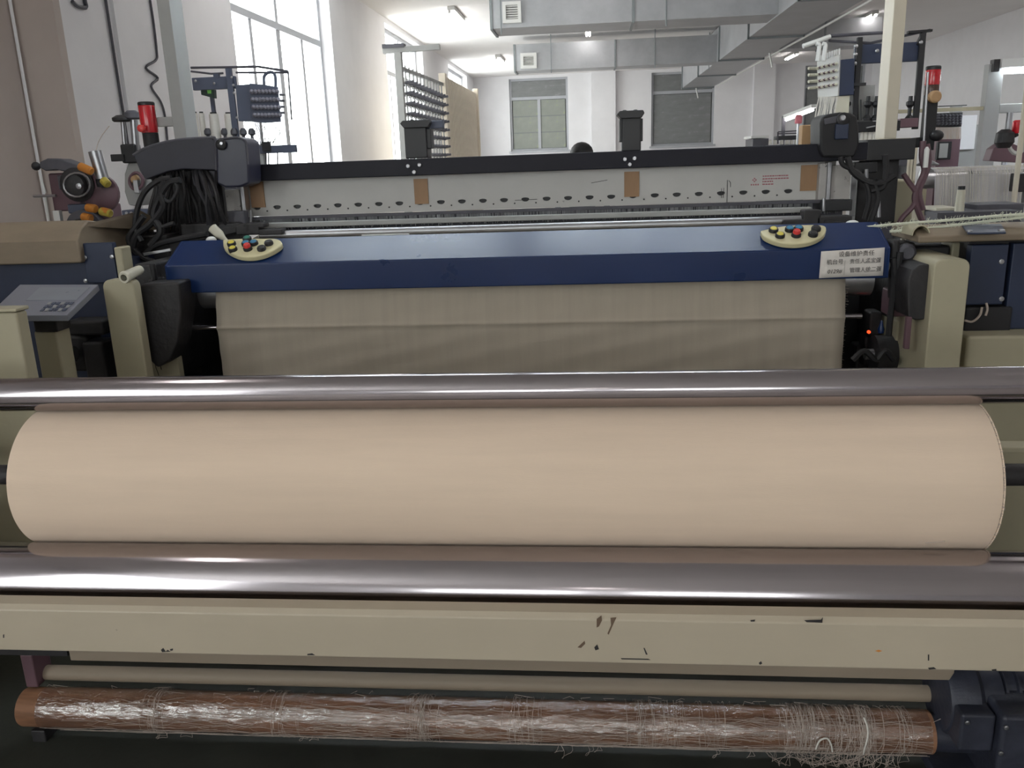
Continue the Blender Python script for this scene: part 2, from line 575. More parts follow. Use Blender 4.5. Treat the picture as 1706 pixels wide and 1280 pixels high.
def front_window(a, b):
    global win_n
    win_n += 1
    y0, y1, t = YF - .24, YF - .17, .06
    f = MB()
    f.box(a, a + t, y0, y1, FZ0, WZ1).box(b - t, b, y0, y1, FZ0, WZ1)
    f.box(a + t, b - t, y0, y1, FZ0, FZ0 + t).box(a + t, b - t, y0, y1, WZ1 - t, WZ1)
    fr = structure(f.build('window_%d' % win_n, 'win_frame', smooth=0))
    MB().box(a + t, b - t, y0, y1 + .01, 3.3, 3.39).build('transom', 'win_frame', fr, smooth=0)
    c_ = (a + b) / 2
    MB().box(c_ - .04, c_ + .04, y0, y1, FZ0 + t, 3.3).build('mullion', 'win_frame', fr, smooth=0)
    for (p, q, r, s) in ((a + t, c_ - .04, FZ0 + t, 3.3), (c_ + .04, b - t, FZ0 + t, 3.3), (a + t, b - t, 3.39, WZ1 - t)):
        MB().box(p, q, y0 + .03, y0 + .036, r, s).build('pane', 'glass', fr, smooth=0)
    L = bpy.data.lights.new('daylight_portal', 'AREA')
    L.shape = 'RECTANGLE'
    L.size, L.size_y = b - a, WZ1 - FZ0
    L.cycles.is_portal = True
    lo = bpy.data.objects.new('daylight_portal', L)
    C.objects.link(lo)
    lo.location = (c_, YF - .29, (FZ0 + WZ1) / 2)
    lo.rotation_euler = (PI / 2, 0, 0)


for a, b in FRONT_WINDOWS:
    front_window(a, b)


def back_window(a, b, split, rows, gm):
    global win_n
    win_n += 1
    y0, y1 = YB + .1, YB + .17
    t = .07
    f = MB()
    f.box(a, a + t, y0, y1, BZ0, BZ1).box(b - t, b, y0, y1, BZ0, BZ1)
    f.box(a + t, b - t, y0, y1, BZ0, BZ0 + t).box(a + t, b - t, y0, y1, BZ1 - t, BZ1)
    fr = structure(f.build('window_%d' % win_n, 'win_frame', smooth=0))
    MB().box(a - .06, b + .06, YB - .06, YB + .1, BZ0 - .07, BZ0).build('sill', 'win_frame', fr, smooth=0)
    ztr = 3.5
    MB().box(a + t, b - t, y0, y1, ztr, ztr + .1).build('transom', 'win_frame', fr, smooth=0)
    yg = (y0 + y1) / 2
    MB().box(a + t, b - t, yg, yg + .02, ztr + .1, BZ1 - t).build('pane', 'dull_glass', fr, smooth=0)
    xs = [a + t, (a + b) / 2, b - t] if split else [a + t, b - t]
    if split:
        MB().box(xs[1] - .05, xs[1] + .05, y0 - .01, y1, BZ0 + t, ztr).build('mullion', 'win_frame', fr, smooth=0)
    for i in range(len(xs) - 1):
        for k in range(rows):
            za = BZ0 + t + (ztr - BZ0 - t) * k / rows
            zb = BZ0 + t + (ztr - BZ0 - t) * (k + 1) / rows
            MB().box(xs[i] + .03, xs[i + 1] - .03, yg, yg + .02, za + .012, zb - .012).build('pane', gm, fr, smooth=0)
            if k:
                MB().box(xs[i] + .03, xs[i + 1] - .03, yg - .015, yg, za - .018, za + .018).build('glazing_bar', 'dull_glass', fr, smooth=0)
    MB().box(a, b, YB + .25, YB + .29, BZ0, BZ1).build('backing', 'dull_glass', fr, smooth=0)


back_window(*BACK_WINDOWS[0], True, 3, 'green_glass')
back_window(*BACK_WINDOWS[1], False, 3, 'dull_glass')
back_window(*BACK_WINDOWS[2], False, 3, 'dull_glass')

# cables running on the left wall
tag(MB().tube([atz(12, 0, 2.6) * 0 + Vector((-3.97, 5.93, 4.2)), (-3.965, 5.93, 3.0), (-3.965, 5.93, 2.0), (-3.96, 5.93, .3)], .012, 6)
    .build('wall_conduit', 'wall'), 'thin pale conduit running down the edge of the brownish pillar', 'conduit')
pts = [Vector((-3.985, 7.2 + .01 * i, z)) for i, z in enumerate((4.2, 3.2, 2.5, 2.0, .6))]
tag(MB().tube(pts, .012, 6).build('wall_cable', 'dusty'), 'straight grey cable running down the white wall right of the brownish pillar', 'cable')
pts = [atx(x, y, -3.957) for (x, y) in [(250, 0), (256, 40), (261, 85), (260, 100), (243, 113), (263, 130), (252, 144), (268, 170), (275, 195), (279, 235)]]
tag(MB().tube(spline(pts, 5), .011, 6).build('wall_cable', 'dusty'), 'kinked dark cable zigzagging down the white pilaster on the left wall', 'cable')

pts = [atx(x, y, -3.86) for x, y in ((146, 1), (155, 9), (178, 14), (192, 9), (199, 1))]
pts = [Vector((-3.985, min(6.9, p.y), p.z)) for p in pts]
tag(MB().tube(spline(pts, 5), .016, 6).build('wall_bracket', 'dusty'), 'curved grey bracket high on the white wall right of the brownish pillar', 'bracket')
# ---------------------------------------------------------------- ceiling lamps
LAMPS = [(-2.55, 17.35, 'strip light on the ceiling between the left windows and the near duct branch'),
         (-0.03, 20.2, 'strip light seen end on in front of the far duct branch with the slatted vent'),
         (-2.5, 25.0, 'small strip light on the ceiling left of the far duct vent'),
         (0.06, 28.0, 'farthest strip light, just under the far duct branch above the white wall'),
         (6.03, 20.5, 'bright strip light right of the wide overhead duct, left of the pale post')]
HIDDEN_LAMPS = [(-2.55, 9.6), (-2.55, 2.4), (3.2, 2.0), (0, 12.5), (6.03, 12.8), (6.03, 5.2), (6.03, 27.6), (0, -7.5)]  # unseen lamps; those by the loom are added to brighten walls, legs, warp sheet


def strip_light(x, y, label, L=1.35, z=ZC):
    t = thing('ceiling_light', (x, y, z - .12), label, 'ceiling light', 'strip lights on the ceiling')
    MB().box(x - .07, x + .07, y - L / 2, y + L / 2, z - .07, z).build('housing', 'lamp_body', t, bevel=.008)
    for s in (-1, 1):
        MB().cyl((x + s * .035, y - L / 2 + .05, z - .092), (x + s * .035, y + L / 2 - .05, z - .092), .02, n=10).build('tube', 'tube', t)
        MB().box(x + s * .035 - .02, x + s * .035 + .02, y + s * (L / 2 - .05) - .02, y + s * (L / 2 - .05) + .02, z - .115, z - .07).build('lamp_holder', 'lamp_body', t, smooth=0)
    return t


for (x, y, lb) in LAMPS:
    strip_light(x, y, lb)
for (x, y) in HIDDEN_LAMPS:
    strip_light(x, y, 'unseen strip light on the ceiling of the hall outside the picture')['group'] = 'strip lights outside the picture'

hl = strip_light(2.9, 3.9, 'unseen strip light added on rods to brighten the warp sheet at right, above the picture', 1.35, 3.3)  # unseen lamp with rods, added to light the warp sheet from the front
for yy in (3.5, 4.3):
    MB().cyl((2.9, yy, 3.3), (2.9, yy, ZC), .008, n=6).build('hanger_rod', 'duct_flange', hl)
# ---------------------------------------------------------------- air ducts
DZ = 3.53
d = thing('air_duct', (3.4, 18, DZ), 'large galvanised air duct running the length of the ceiling, with two branches to the left', 'air duct')
MB().box(2.92, 3.88, 7.0, 28.6, DZ, ZC - .04).build('main_trunk', 'duct', d, smooth=0)
for y in (9.8, 13.0, 16.9, 20.6, 24.4, 28.55):
    f = MB()
    f.box(2.89, 3.91, y - .03, y + .03, DZ - .035, DZ - .001).box(2.885, 2.919, y - .03, y + .03, DZ - .03, ZC - .06)
    f.box(3.881, 3.91, y - .03, y + .03, DZ - .03, ZC - .06)
    f.build('flange', 'duct_flange', d, smooth=0)


def branch(y, x0, x1, z0, z1, dep, name):
    b = MB().box(x0, x1, y, y + dep, z0, z1).build(name, 'duct', d, smooth=0)
    n = max(2, int(abs(x1 - x0) / 1.6))
    for k in range(n):
        x = x0 + .02 + (x1 - x0) * k / n
        f = MB().box(x - .02, x + .02, y - .02, y - .001, z0, z1)
        f.box(x - .02, x + .02, y - .02, y + dep, z0 - .02, z0 - .001)
        f.build('joint', 'duct_flange', b, smooth=0)
    return b


def grille(px0, py0, px1, py1, Y, b):
    x0, x1, y0, y1, z0, z1 = pbox(px0, py0, px1, py1, Y - .07, Y)
    t = (x1 - x0) * .18
    f = MB().box(x0, x1, y0, y1, z0, z0 + t).box(x0, x1, y0, y1, z1 - t, z1).box(x0, x0 + t, y0, y1, z0 + t, z1 - t).box(x1 - t, x1, y0, y1, z0 + t, z1 - t)
    f.build('air_grille', 'lamp_body', b, smooth=0)
    MB().box(x0 + t, x1 - t, y1 - .015, y1, z0 + t, z1 - t).build('grille_backing', 'dark', b, smooth=0)
    n = 6
    for k in range(n):
        z = z0 + t + (z1 - z0 - 2 * t) * (k + .5) / n
        MB().bar((x0 + t, y0 + .03, z), (x1 - t, y0 + .03, z), .03, .012, (0, .5, 1)).build('grille_slat', 'lamp_body', b, smooth=0)


bA = branch(14.4, -1.58, 2.919, DZ + .02, ZC - .02, .9, 'near_branch')
grille(837, 2, 868, 38, 14.4, bA)
bB = branch(21.0, -1.78, 2.919, DZ, 4.12, .7, 'far_branch')
grille(867, 88, 894, 114, 21.0, bB)
branch(20.2, 3.881, 6.3, 3.66, 4.22, .7, 'right_branch')
branch(13.6, 3.881, 9.0, 3.75, 4.25, .8, 'right_branch')
for (x, y) in ((-1.4, 14.38), (1.2, 14.38), (-.9, 20.98), (1.5, 20.98), (2.87, 22.0), (2.87, 11.5)):
    MB().cyl((x, y - .02, DZ - .08), (x, y - .02, ZC), .01, n=6).build('hanger_rod', 'duct_flange', d)
tag(MB().tube([(3.95, 9, DZ - .02), (3.95, 14, DZ - .03), (3.94, 20, DZ - .02), (3.93, 28, DZ - .02)], .02, 6).build('power_cable', 'lamp_body'),
    'pale cable run along the right lower edge of the large air duct', 'cable')
for (px, py) in ((1282, 88), (1160, 147)):
    p = atz(px, py, DZ - .04)
    tag(MB().bar(p, p + Vector((.05, -.1, -.3)), .03, .03).build('loose_tag', 'lamp_body', smooth=0),
        'small white strip dangling below the large air duct' + (', nearer one' if px > 1200 else ', far one by the window'), 'strip')

# ---------------------------------------------------------------- thread creel by the left windows
XC = -2.6
c = thing('thread_creel', (XC, 15, 0), 'tall creel rack of rods with a ribbed beige side panel by the left windows', 'creel')
MB().box(XC - .05, XC + .05, 12.0, 12.1, 0, 2.98).build('upright', 'grey', c, bevel=.006)
MB().box(XC - .06, XC + .06, 15.55, 15.75, 0, 3.03).build('upright', 'creel_panel', c, bevel=.006)
MB().box(XC - .02, XC + .1, 19.7, 19.82, 0, 3.08).build('upright', 'creel_panel', c, bevel=.006)
a_, b_ = at(640, 126, 12.0), at(722, 121, 12.0)
MB().bar((a_.x, 12.05, 3.0), (b_.x + .1, 12.05, 3.02), .08, .07).build('top_bar', 'grey', c, smooth=0)
MB().box(XC - .2, XC + .1, 11.98, 12.12, 3.03, 3.08).build('top_cap', 'dusty', c, smooth=0)
MB().bar((XC, 12.1, 2.78), (XC, 15.6, 2.84), .05, .05).build('rail', 'grey', c, smooth=0)
rows = [2.6, 2.46, 2.32, 2.18, 2.04, 1.9, 1.76, 1.62, 1.48]
for z in rows:
    MB().cyl((XC, 12.1, z), (XC, 15.6, z), .016, n=6).build('horizontal_rod', 'grey', c)
ys = [12.35 + k * .27 for k in range(12)]
for y in ys:
    MB().cyl((XC + .02, y, 1.3), (XC + .02, y, 2.84), .013, n=6).build('vertical_rod', 'grey', c)
pg = MB()
for z in rows:
    for y in ys:
        pg.cyl((XC - .06, y, z), (XC + .13, y, z + .02), .022, n=6)
pg.build('thread_eyes', 'dusty', c, kind='stuff')
MB().box(XC - .04, XC + .0, 15.75, 19.7, .1, 3.0).build('side_panel', 'creel_panel', c, smooth=0)
for k in range(22):
    y = 15.84 + k * .178
    MB().box(XC + .0, XC + .06, y - .05, y + .05, .12, 2.98).build('slat', 'creel_panel', c, smooth=0, bevel=.015)

# ---------------------------------------------------------------- a worker's head of black hair behind the loom beam
pc = at(969, 250, 9.0)
ph = MB()
prof = []
me = bpy.data.meshes.new('person')
base = Vector((pc.x, 9.0, 0))
top = at(969, 241, 9.0).z
js = [((0, 0, .9), .13), ((0, 0, 1.1), .13), ((0, 0, 1.3), .14), ((0, 0, 1.42), .055), ((0, -.01, 1.5), .06)]
sk = [(0, 1), (1, 2), (2, 3), (3, 4)]
sc_ = top / 1.66
for s in (-1, 1):
    n0 = len(js)
    js += [((.1 * s, 0, .82), .09), ((.11 * s, -.01, .47), .06), ((.11 * s, .02, .08), .04), ((.12 * s, -.12, .04), .035)]
    sk += [(0, n0), (n0, n0 + 1), (n0 + 1, n0 + 2), (n0 + 2, n0 + 3)]
    n0 = len(js)
    js += [((.2 * s, 0, 1.33), .055), ((.26 * s, -.02, 1.06), .042), ((.25 * s, -.16, .86), .033), ((.24 * s, -.24, .84), .03)]
    sk += [(2, n0), (n0, n0 + 1), (n0 + 1, n0 + 2), (n0 + 2, n0 + 3)]
me.from_pydata([Vector(j[0]) * sc_ for j in js], sk, [])
po = bpy.data.objects.new('person', me)
C.objects.link(po)
put(po, base, None)
po.modifiers.new('skin', 'SKIN')
po.modifiers.new('sub', 'SUBSURF').levels = 1
po.modifiers['sub'].render_levels = 2
for i, j in enumerate(js):
    me.skin_vertices[0].data[i].radius = (j[1] * sc_, j[1] * sc_ * .85)
    me.skin_vertices[0].data[i].use_root = (i == 0)
me.materials.append(MAT['shirt'])
tag(po, 'person in dark clothes behind the loom, only black hair showing above the black beam', 'person')
hz = top - .115
hd = MB().sphere((pc.x, 9.0, hz), .1, 16, (.86, 1.02, 1.1))
hd.cyl((pc.x, 8.9, hz - .02), (pc.x, 8.875, hz - .04), .017, .012, 8)
hd.build('head', 'skin', po)
MB().sphere((pc.x, 8.995, hz + .03), .122, 18, (.98, .98, .92)).build('hair', 'hair', po)

# ================================================================ the loom
CX0, CX1 = -1.55, .996
loom = thing('weaving_loom', (-.27, 3.3, 0), 'wide air-jet weaving loom with blue front cover, black top beam and cream legs', 'loom')
# front cover: a bent sheet, open behind, with closed ends
pr = [(2.95, 1.07), (2.95, 1.172), (3.10, 1.247), (3.135, 1.244)]
inn = [(3.135, 1.236), (3.102, 1.239), (2.958, 1.167), (2.958, 1.07)]
MB().prism([(CX0, y, z) for y, z in pr + inn], (CX1 - CX0, 0, 0)).build('front_cover', 'blue', loom, smooth=25, bevel=.004)
fc = bpy.data.objects['front_cover']
for x in (CX0 - .004, CX1 - .002):
    MB().prism([(x, y, z) for y, z in [(2.951, 1.071), (2.951, 1.171), (3.10, 1.246), (3.135, 1.243), (3.135, 1.071)]], (.006, 0, 0)).build('end_cap', 'blue', fc, smooth=0)
nrm = Vector((0, -.0748, .15)).normalized()
tan = Vector((0, .15, .075)).normalized()
pt0 = Vector((0, 2.95, 1.172)) + nrm * .022


def button_panel(outline, buttons):
    poly = [onplane(x, y, pt0, nrm) for x, y in outline]
    poly = spline(poly + [poly[0]], 4)[:-1]
    plate = MB().prism(poly, -nrm * .0205).build('button_panel', 'plate_cream', loom, bevel=.005, label='cream button plate')
    for (x, y, col) in buttons:
        p = onplane(x, y, pt0 + nrm * .01, nrm) - nrm * .01
        b = MB().lathe(p, nrm, [(.0165, -.004), (.0165, .008), (.014, .012), (.011, .012)], 18, caps=False)
        MAT_ = 'btn_' + col
        bz = b.build('button', 'black', plate, label=col + ' push button')
        cap = MB().lathe(p, nrm, [(.0125, .004), (.0125, .011 if col != 'red' else .02), (.010, .014 if col != 'red' else .024)], 16)
        # the cap belongs to the button: same mesh, two materials
        me_ = bz.data
        n0 = len(me_.vertices)
        org = WORLD[bz.name]
        vs = [v.co.copy() for v in me_.vertices] + [q - org for q in cap.v]
        fs = [tuple(p_.vertices) for p_ in me_.polygons] + [tuple(i + n0 for i in f) for f in cap.f]
        nb = len(me_.polygons)
        me2 = bpy.data.meshes.new('button')
        me2.from_pydata(vs, [], fs)
        me2.materials.append(MAT['black'])
        me2.materials.append(MAT[MAT_])
        for i, p_ in enumerate(me2.polygons):
            p_.material_index = 1 if i >= nb else 0
        bm = bmesh.new()
        bm.from_mesh(me2)
        bmesh.ops.recalc_face_normals(bm, faces=bm.faces[:])
        bm.to_mesh(me2)
        bm.free()
        me2.shade_smooth()
        me2.set_sharp_from_angle(angle=.6)
        bz.data = me2


button_panel([(371, 399), (373, 412), (384, 421), (400, 427), (420, 428), (440, 424), (458, 416), (470, 406), (462, 398), (440, 397), (405, 397)],
             [(385, 404, 'yellow'), (387, 413, 'yellow'), (409, 404, 'blue'), (422, 403, 'blue'), (412, 412, 'red'), (435, 412, 'black'), (447, 403, 'black'), (411, 396, 'green')])
button_panel([(1267, 384), (1272, 393), (1286, 400), (1305, 405), (1328, 406), (1348, 403), (1364, 397), (1375, 388), (1374, 376), (1345, 374), (1300, 377)],
             [(1289, 381, 'yellow'), (1300, 390, 'yellow'), (1316, 380, 'blue'), (1331, 379, 'blue'), (1327, 389, 'red'), (1355, 388, 'black'), (1360, 379, 'black')])

# top beam
bx = MB().box(-1.52, 1.275, 3.6, 3.74, 1.452, 1.521)
beam = bx.build('top_beam', 'beam_black', loom, bevel=.004)
MB().box(1.10, 1.285, 3.597, 3.745, 1.448, 1.53).build('beam_end', 'black', beam, bevel=.004)
for (x, y) in ((680, 277), (699, 275), (690, 287), (1041, 265.5), (1057, 264), (1049, 274)):
    p = at(x, y, 3.598)
    MB().lathe(p, (0, -1, 0), [(.0085, 0), (.0085, .006), (.0065, .008)], 14).build('bolt', 'steel', beam)
# jet drive boxes standing on the beam
for (x0, y0, x1, y1, tilt) in ((674, 208, 711, 264, 0), (1036, 192, 1068, 252, 0)):
    b = MB().box(*pbox(x0, y0, x1, y1, 3.62, 3.72)).build('drive_box', 'black', loom, bevel=.005)
    cx0, cx1 = x0 - 8, x1 + 6
    q = pbox(cx0, y0 - 8, cx1, y0 + 5, 3.60, 3.74)
    MB().prism([(q[0], 3.6, q[5] - .012), (q[0] + .012, 3.6, q[5]), (q[1] - .006, 3.6, q[5]), (q[1], 3.6, q[5] - .012), (q[1] - .012, 3.6, q[4]), (q[0] + .016, 3.6, q[4])], (0, .14, 0)).build('box_cap', 'black', b, bevel=.003)
    for dx in (.3, .7):
        xx = q[0] + (q[1] - q[0]) * dx
        MB().lathe((xx, 3.67, q[5] - .001), (0, 0, 1), [(.009, 0), (.009, .005), (.005, .007)], 12).build('cap_screw', 'black', b)
    q = pbox(x0 - 4 if x0 > 900 else x1 - 8, y0 + 6, x1 + 3 if x0 > 900 else x1 + 7, y1 - 16, 3.63, 3.70)
    MB().box(*q).build('side_housing', 'black', b, bevel=.003)
q = pbox(711, 201, 738, 214, 3.64, 3.68)
MB().box(*q).build('side_rail', 'slate', loom, bevel=.003)

# white panel with D-shaped slots
PY = 3.66
z_top, z_bot = 1.45, 1.300
xs0, dxs = at(429, 353, PY).x, (at(1313, 326, PY).x - at(429, 353, PY).x) / 25.0
pan = MB()
sw, sh, zc = .034, .016, 1.3395
zl, zh = zc - .02, zc + .02
x_a, x_b = -1.52, 1.0
pan.add([(x_a, PY, zh), (x_b, PY, zh), (x_b, PY, z_top + .01), (x_a, PY, z_top + .01)], [(0, 1, 2, 3)])
pan.add([(x_a, PY, z_bot), (x_b, PY, z_bot), (x_b, PY, zl), (x_a, PY, zl)], [(0, 1, 2, 3)])
for k in range(26):
    xc = xs0 + k * dxs
    a = x_a if k == 0 else xc - dxs / 2
    b = x_b if k == 25 else xc + dxs / 2
    inner, outer = [], []
    n = 24
    for i in range(n):
        t = 2 * PI * i / n
        u, w = math.cos(t), math.sin(t)
        inner.append((xc + u * sw / 2, PY, zc + (w * sh * .35 if w > 0 else w * sh * .75)))
        s = 1 / max(abs(u), abs(w))
        uu, ww = u * s, w * s
        outer.append((xc + uu * ((b - xc) if uu > 0 else (xc - a)), PY, zc + ww * .02))
    pan.add(inner + outer, [(i, (i + 1) % n, n + (i + 1) % n, n + i) for i in range(n)])
    back = [(p[0], PY + .012, p[2]) for p in inner]
    pan.add(inner + back, [(i, (i + 1) % n, n + (i + 1) % n, n + i) for i in range(n)])
panel = pan.build('slotted_panel', 'panel', loom, smooth=0)
MB().box(x_a, x_b, PY + .013, PY + .03, z_bot, z_top).build('panel_backing', 'black', loom, smooth=0)
for k in range(25):
    p = Vector((xs0 + (k + .5) * dxs, PY - .001, 1.322))
    MB().lathe(p, (0, -1, 0), [(.0035, 0), (.0035, .003)], 8).build('rivet', 'dark', panel)
for (x0, y0, x1, y1) in ((417, 303, 440, 346), (690, 298, 713, 340), (1040, 286, 1065, 328), (1334, 275, 1362, 318)):
    MB().box(*pbox(x0, y0, x1, y1, PY - .006, PY - .001)).build('tape_strip', 'tape', panel, smooth=0)
# worn red print and pencil marks on the panel
rp = MB()
p = at(1257, 300, PY - .002)
for (dx, dz) in ((0, .006), (.006, 0), (0, -.006), (-.006, 0)):
    rp.prism([(p.x + dx - .0035, PY - .002, p.z + dz), (p.x + dx, PY - .002, p.z + dz + .0035), (p.x + dx + .0035, PY - .002, p.z + dz), (p.x + dx, PY - .002, p.z + dz - .0035)], (0, .0015, 0))
for k in range(4):
    x_ = p.x - .014 + k * .009
    rp.box(x_, x_ + .005, PY - .002, PY - .0005, p.z - .022, p.z - .016)
rng = random.Random(3)
for r_ in range(4):
    x_ = p.x + .033
    end = p.x + (.135 if r_ < 2 else .075)
    while x_ < end:
        w = rng.uniform(.004, .011)
        rp.box(x_, x_ + w, PY - .002, PY - .0005, p.z + .012 - r_ * .011, p.z + .0165 - r_ * .011)
        x_ += w + .0025
rp.build('warning_print', 'red_ink', panel, smooth=0, label='faded red printed warning')
for (x0, y0, x1, y1) in ((1212, 300, 1211, 338), (1217, 304, 1217, 312), (1217, 304, 1214, 301), (1206, 313, 1205, 330), (1202, 314, 1202, 330), (985, 305, 1012, 300), (858, 334, 895, 332)):
    MB().bar(at(x0, y0, PY - .001), at(x1, y1, PY - .001), .0016, .002).build('pencil_mark', 'ink', panel, smooth=0)

# reed: a dark channel filled with fine upright wires
MB().box(-1.5, 1.02, 3.60, 3.63, 1.225, 1.30).build('reed_back', 'dusty', loom, smooth=0)
MB().box(-1.5, 1.02, 3.57, 3.60, 1.29, 1.302).build('reed_cap', 'dusty', loom, smooth=0)
rw = MB()
rng = random.Random(11)
for k in range(620):
    x = -1.48 + k * .004
    w = rng.choice((.0006, .0008, .0014))
    if rng.random() < .85:
        rw.box(x, x + w, 3.585, 3.595, 1.262 - rng.random() * .02, 1.289)
rw.build('reed_wires', 'steel', loom, smooth=0, kind='stuff')
zr = at(853, 365, 3.5).z
MB().box(at(438, 374, 3.5).x, at(1352, 350, 3.5).x, 3.49, 3.53, zr - .008, zr + .013).build('reed_rail', 'grey', loom, bevel=.004)
zr2 = at(853, 378, 3.4).z
MB().cyl((-1.36, 3.4, zr2 - .006), (.83, 3.4, zr2 - .006), .018).build('temple_rod', 'steel', loom)
# temple brackets at both ends of the rods
for s, pts in ((-1, [(392, 376, 432, 392), (430, 382, 470, 392), (405, 372, 440, 380)]), (1, [(1338, 350, 1368, 380), (1305, 366, 1342, 376), (1360, 360, 1420, 380)])):
    for (x0, y0, x1, y1) in pts:
        MB().box(*pbox(x0, y0, x1, y1, 3.36, 3.42)).build('temple_bracket', 'dark', loom, bevel=.006)
MB().bar(at(318, 398, 3.36), at(425, 375, 3.4), .04, .03).build('temple_arm', 'dark', loom, bevel=.005)
MB().bar(at(1370, 372, 3.38), at(1455, 381, 3.38), .05, .03).build('temple_arm', 'dark', loom, bevel=.005)
MB().box(at(604, 397, 3.13).x, at(682, 395, 3.13).x, 3.118, 3.134, 1.2465, 1.2495).build('white_strip', 'lamp_body', fc, smooth=0, label='white strip')  # thin white strip lying on the cover's back edge
# stained end plates right and left of the panel
for (x0, y0, x1, y1, Y) in ((1364, 272, 1378, 345, 3.62), (1384, 275, 1417, 345, 3.63), (376, 316, 400, 352, 3.6)):
    MB().box(*pbox(x0, y0, x1, y1, Y)).build('end_plate', 'stained', loom, bevel=.003)
for (x0, y0, x1, y1, Y) in ((1378, 270, 1384, 348, 3.6), (1417, 280, 1426, 360, 3.66), (402, 306, 408, 362, 3.58)):
    MB().box(*pbox(x0, y0, x1, y1, Y)).build('guide_strip', 'steel', loom, bevel=.002)
MB().box(*pbox(380, 352, 408, 388, 3.5)).build('guide_block', 'dusty', loom, bevel=.004)
for (x, y0, y1) in ((418, 350, 372), (1372, 330, 352)):
    MB().cyl(at(x, y1, 3.5), at(x, y0, 3.5), .006, n=8).build('guide_pin', 'steel', loom)

# cream legs with rounded tops
def leg(px0, px1, pyt, pyb, Y, dep):
    x0, x1 = at(px0, 520, Y).x, at(px1, 520, Y).x
    zt = at((px0 + px1) / 2, pyt, Y).z
    r = .028
    poly = [(x0, Y, 0)]
    for k in range(6):
        a = PI - PI / 2 * k / 5
        poly.append((x0 + r + r * math.cos(a), Y, zt - r + r * math.sin(a)))
    for k in range(6):
        a = PI / 2 - PI / 2 * k / 5
        poly.append((x1 - r + r * math.cos(a), Y, zt - r + r * math.sin(a)))
    poly.append((x1, Y, 0))
    MB().prism(poly, (0, dep, 0)).build('leg', 'cream', loom, bevel=.006)


leg(177, 229, 466, 627, 2.78, .05)
leg(1549, 1609, 432, 612, 2.80, .3)
poly = [at(x, y, 2.86) for x, y in [(232, 474), (298, 470), (302, 520), (296, 570), (284, 600), (262, 614), (244, 596), (236, 560)]]
MB().prism(poly, (0, .12, 0)).build('curved_guard', 'dark', loom, bevel=.01)
MB().box(*pbox(234, 596, 300, 660, 2.96, 3.0)).build('side_frame', 'cream', loom, bevel=.006)
# right leg: dark curved guard and flat lever beside it
poly = [at(x, y, 2.84) for x, y in [(1512, 490), (1514, 465), (1520, 450), (1532, 442), (1549, 440), (1549, 530), (1540, 533), (1525, 534), (1513, 528)]]
MB().prism(poly, (0, .2, 0)).build('curved_guard', 'dark', loom, bevel=.006)
MB().box(*pbox(1509, 528, 1518, 582, 2.84, 2.86)).build('lever', 'maroon', loom, bevel=.003)
MB().box(*pbox(1484, 485, 1513, 528, 3.0, 3.1)).build('gear_case', 'maroon', loom, bevel=.006)
MB().box(*pbox(1490, 535, 1552, 640, 3.06, 3.3)).build('side_frame', 'cream', loom, bevel=.006)
# side frames and drive gear in the dark behind the cover ends
MB().box(*pbox(236, 440, 268, 640, 3.0, 3.5)).build('side_frame', 'dark', loom, bevel=.01)
MB().box(*pbox(1480, 425, 1512, 640, 3.15, 3.6)).build('side_frame', 'dark', loom, bevel=.01)
MB().box(at(260, 560, 3.3).x, at(1500, 560, 3.3).x, 3.5, 3.56, 0.1, 1.05).build('rear_apron', 'black', loom, smooth=0)
MB().cyl((-1.53, 3.2, .30), (1.0, 3.2, .30), .1, n=24).build('take_up_roller', 'dark', loom)
zc_ = at(853, 495, 3.05).z
MB().cyl((at(338, 500, 3.05).x, 3.07, 1.055), (at(1450, 480, 3.05).x, 3.07, 1.055), .062, n=28).build('breast_roller', 'steel', loom)
for (x, y, r, w) in ((268, 575, .085, .05), (1478, 590, .07, .05)):
    p = at(x, y, 3.1)
    g = MB().lathe(p, (1, 0, 0), [(r * .4, -w), (r, -w), (r, w), (r * .4, w)], 26)
    g.build('drive_gear', 'dark', loom)
    MB().lathe(p - Vector((w, 0, 0)), (-1, 0, 0), [(r * .3, 0), (r * .28, .03)], 14).build('gear_hub', 'steel', loom)
for (x0, y0, x1, y1, Y) in ((247, 465, 262, 500, 2.98), (252, 500, 300, 545, 3.02), (240, 555, 300, 612, 3.05), (268, 492, 300, 520, 2.99),
                            (300, 565, 335, 625, 3.3), (1440, 560, 1478, 612, 3.2), (1425, 575, 1450, 625, 3.25), (1448, 520, 1470, 560, 3.15)):
    MB().box(*pbox(x0, y0, x1, y1, Y, Y + .08)).build('gear_block', 'dark', loom, bevel=.01)
for pts in ([(254, 440), (258, 470), (252, 510), (258, 560), (272, 615)], [(270, 495), (268, 520), (275, 560), (262, 600), (268, 625)],
            [(1500, 420), (1497, 450), (1505, 480), (1500, 520)], [(1488, 430), (1490, 470), (1484, 520), (1480, 560)],
            [(1420, 600), (1440, 585), (1460, 600), (1475, 585), (1490, 600)]):
    MB().tube(spline([at(x, y, 2.97) for x, y in pts], 5), .011, 7).build('hose', 'rubber', loom)
MB().lathe(at(1468, 548, 3.0), (0, 0, 1), [(.010, -.015), (.012, 0), (.007, .012), (.004, .03)], 12).build('air_nozzle', 'blue', loom, label='small blue fitting')
MB().lathe(at(1447, 553, 3.1), (0, -1, 0), [(.006, 0), (.006, .006), (.003, .009)], 10).build('indicator_lamp', mat('lit_red', (255, 60, 30), .4, emit=((255, 70, 30), 2.0)), loom, label='tiny lit red indicator')
# spreader rod behind the cloth
ra, rb = at(318, 546, 2.985), at(1435, 527.5, 2.985)
zrod = (ra.z + rb.z) / 2
MB().cyl((ra.x, 2.983, zrod), (rb.x, 2.983, zrod), .010, n=14).build('spreader_rod', 'chrome', loom)

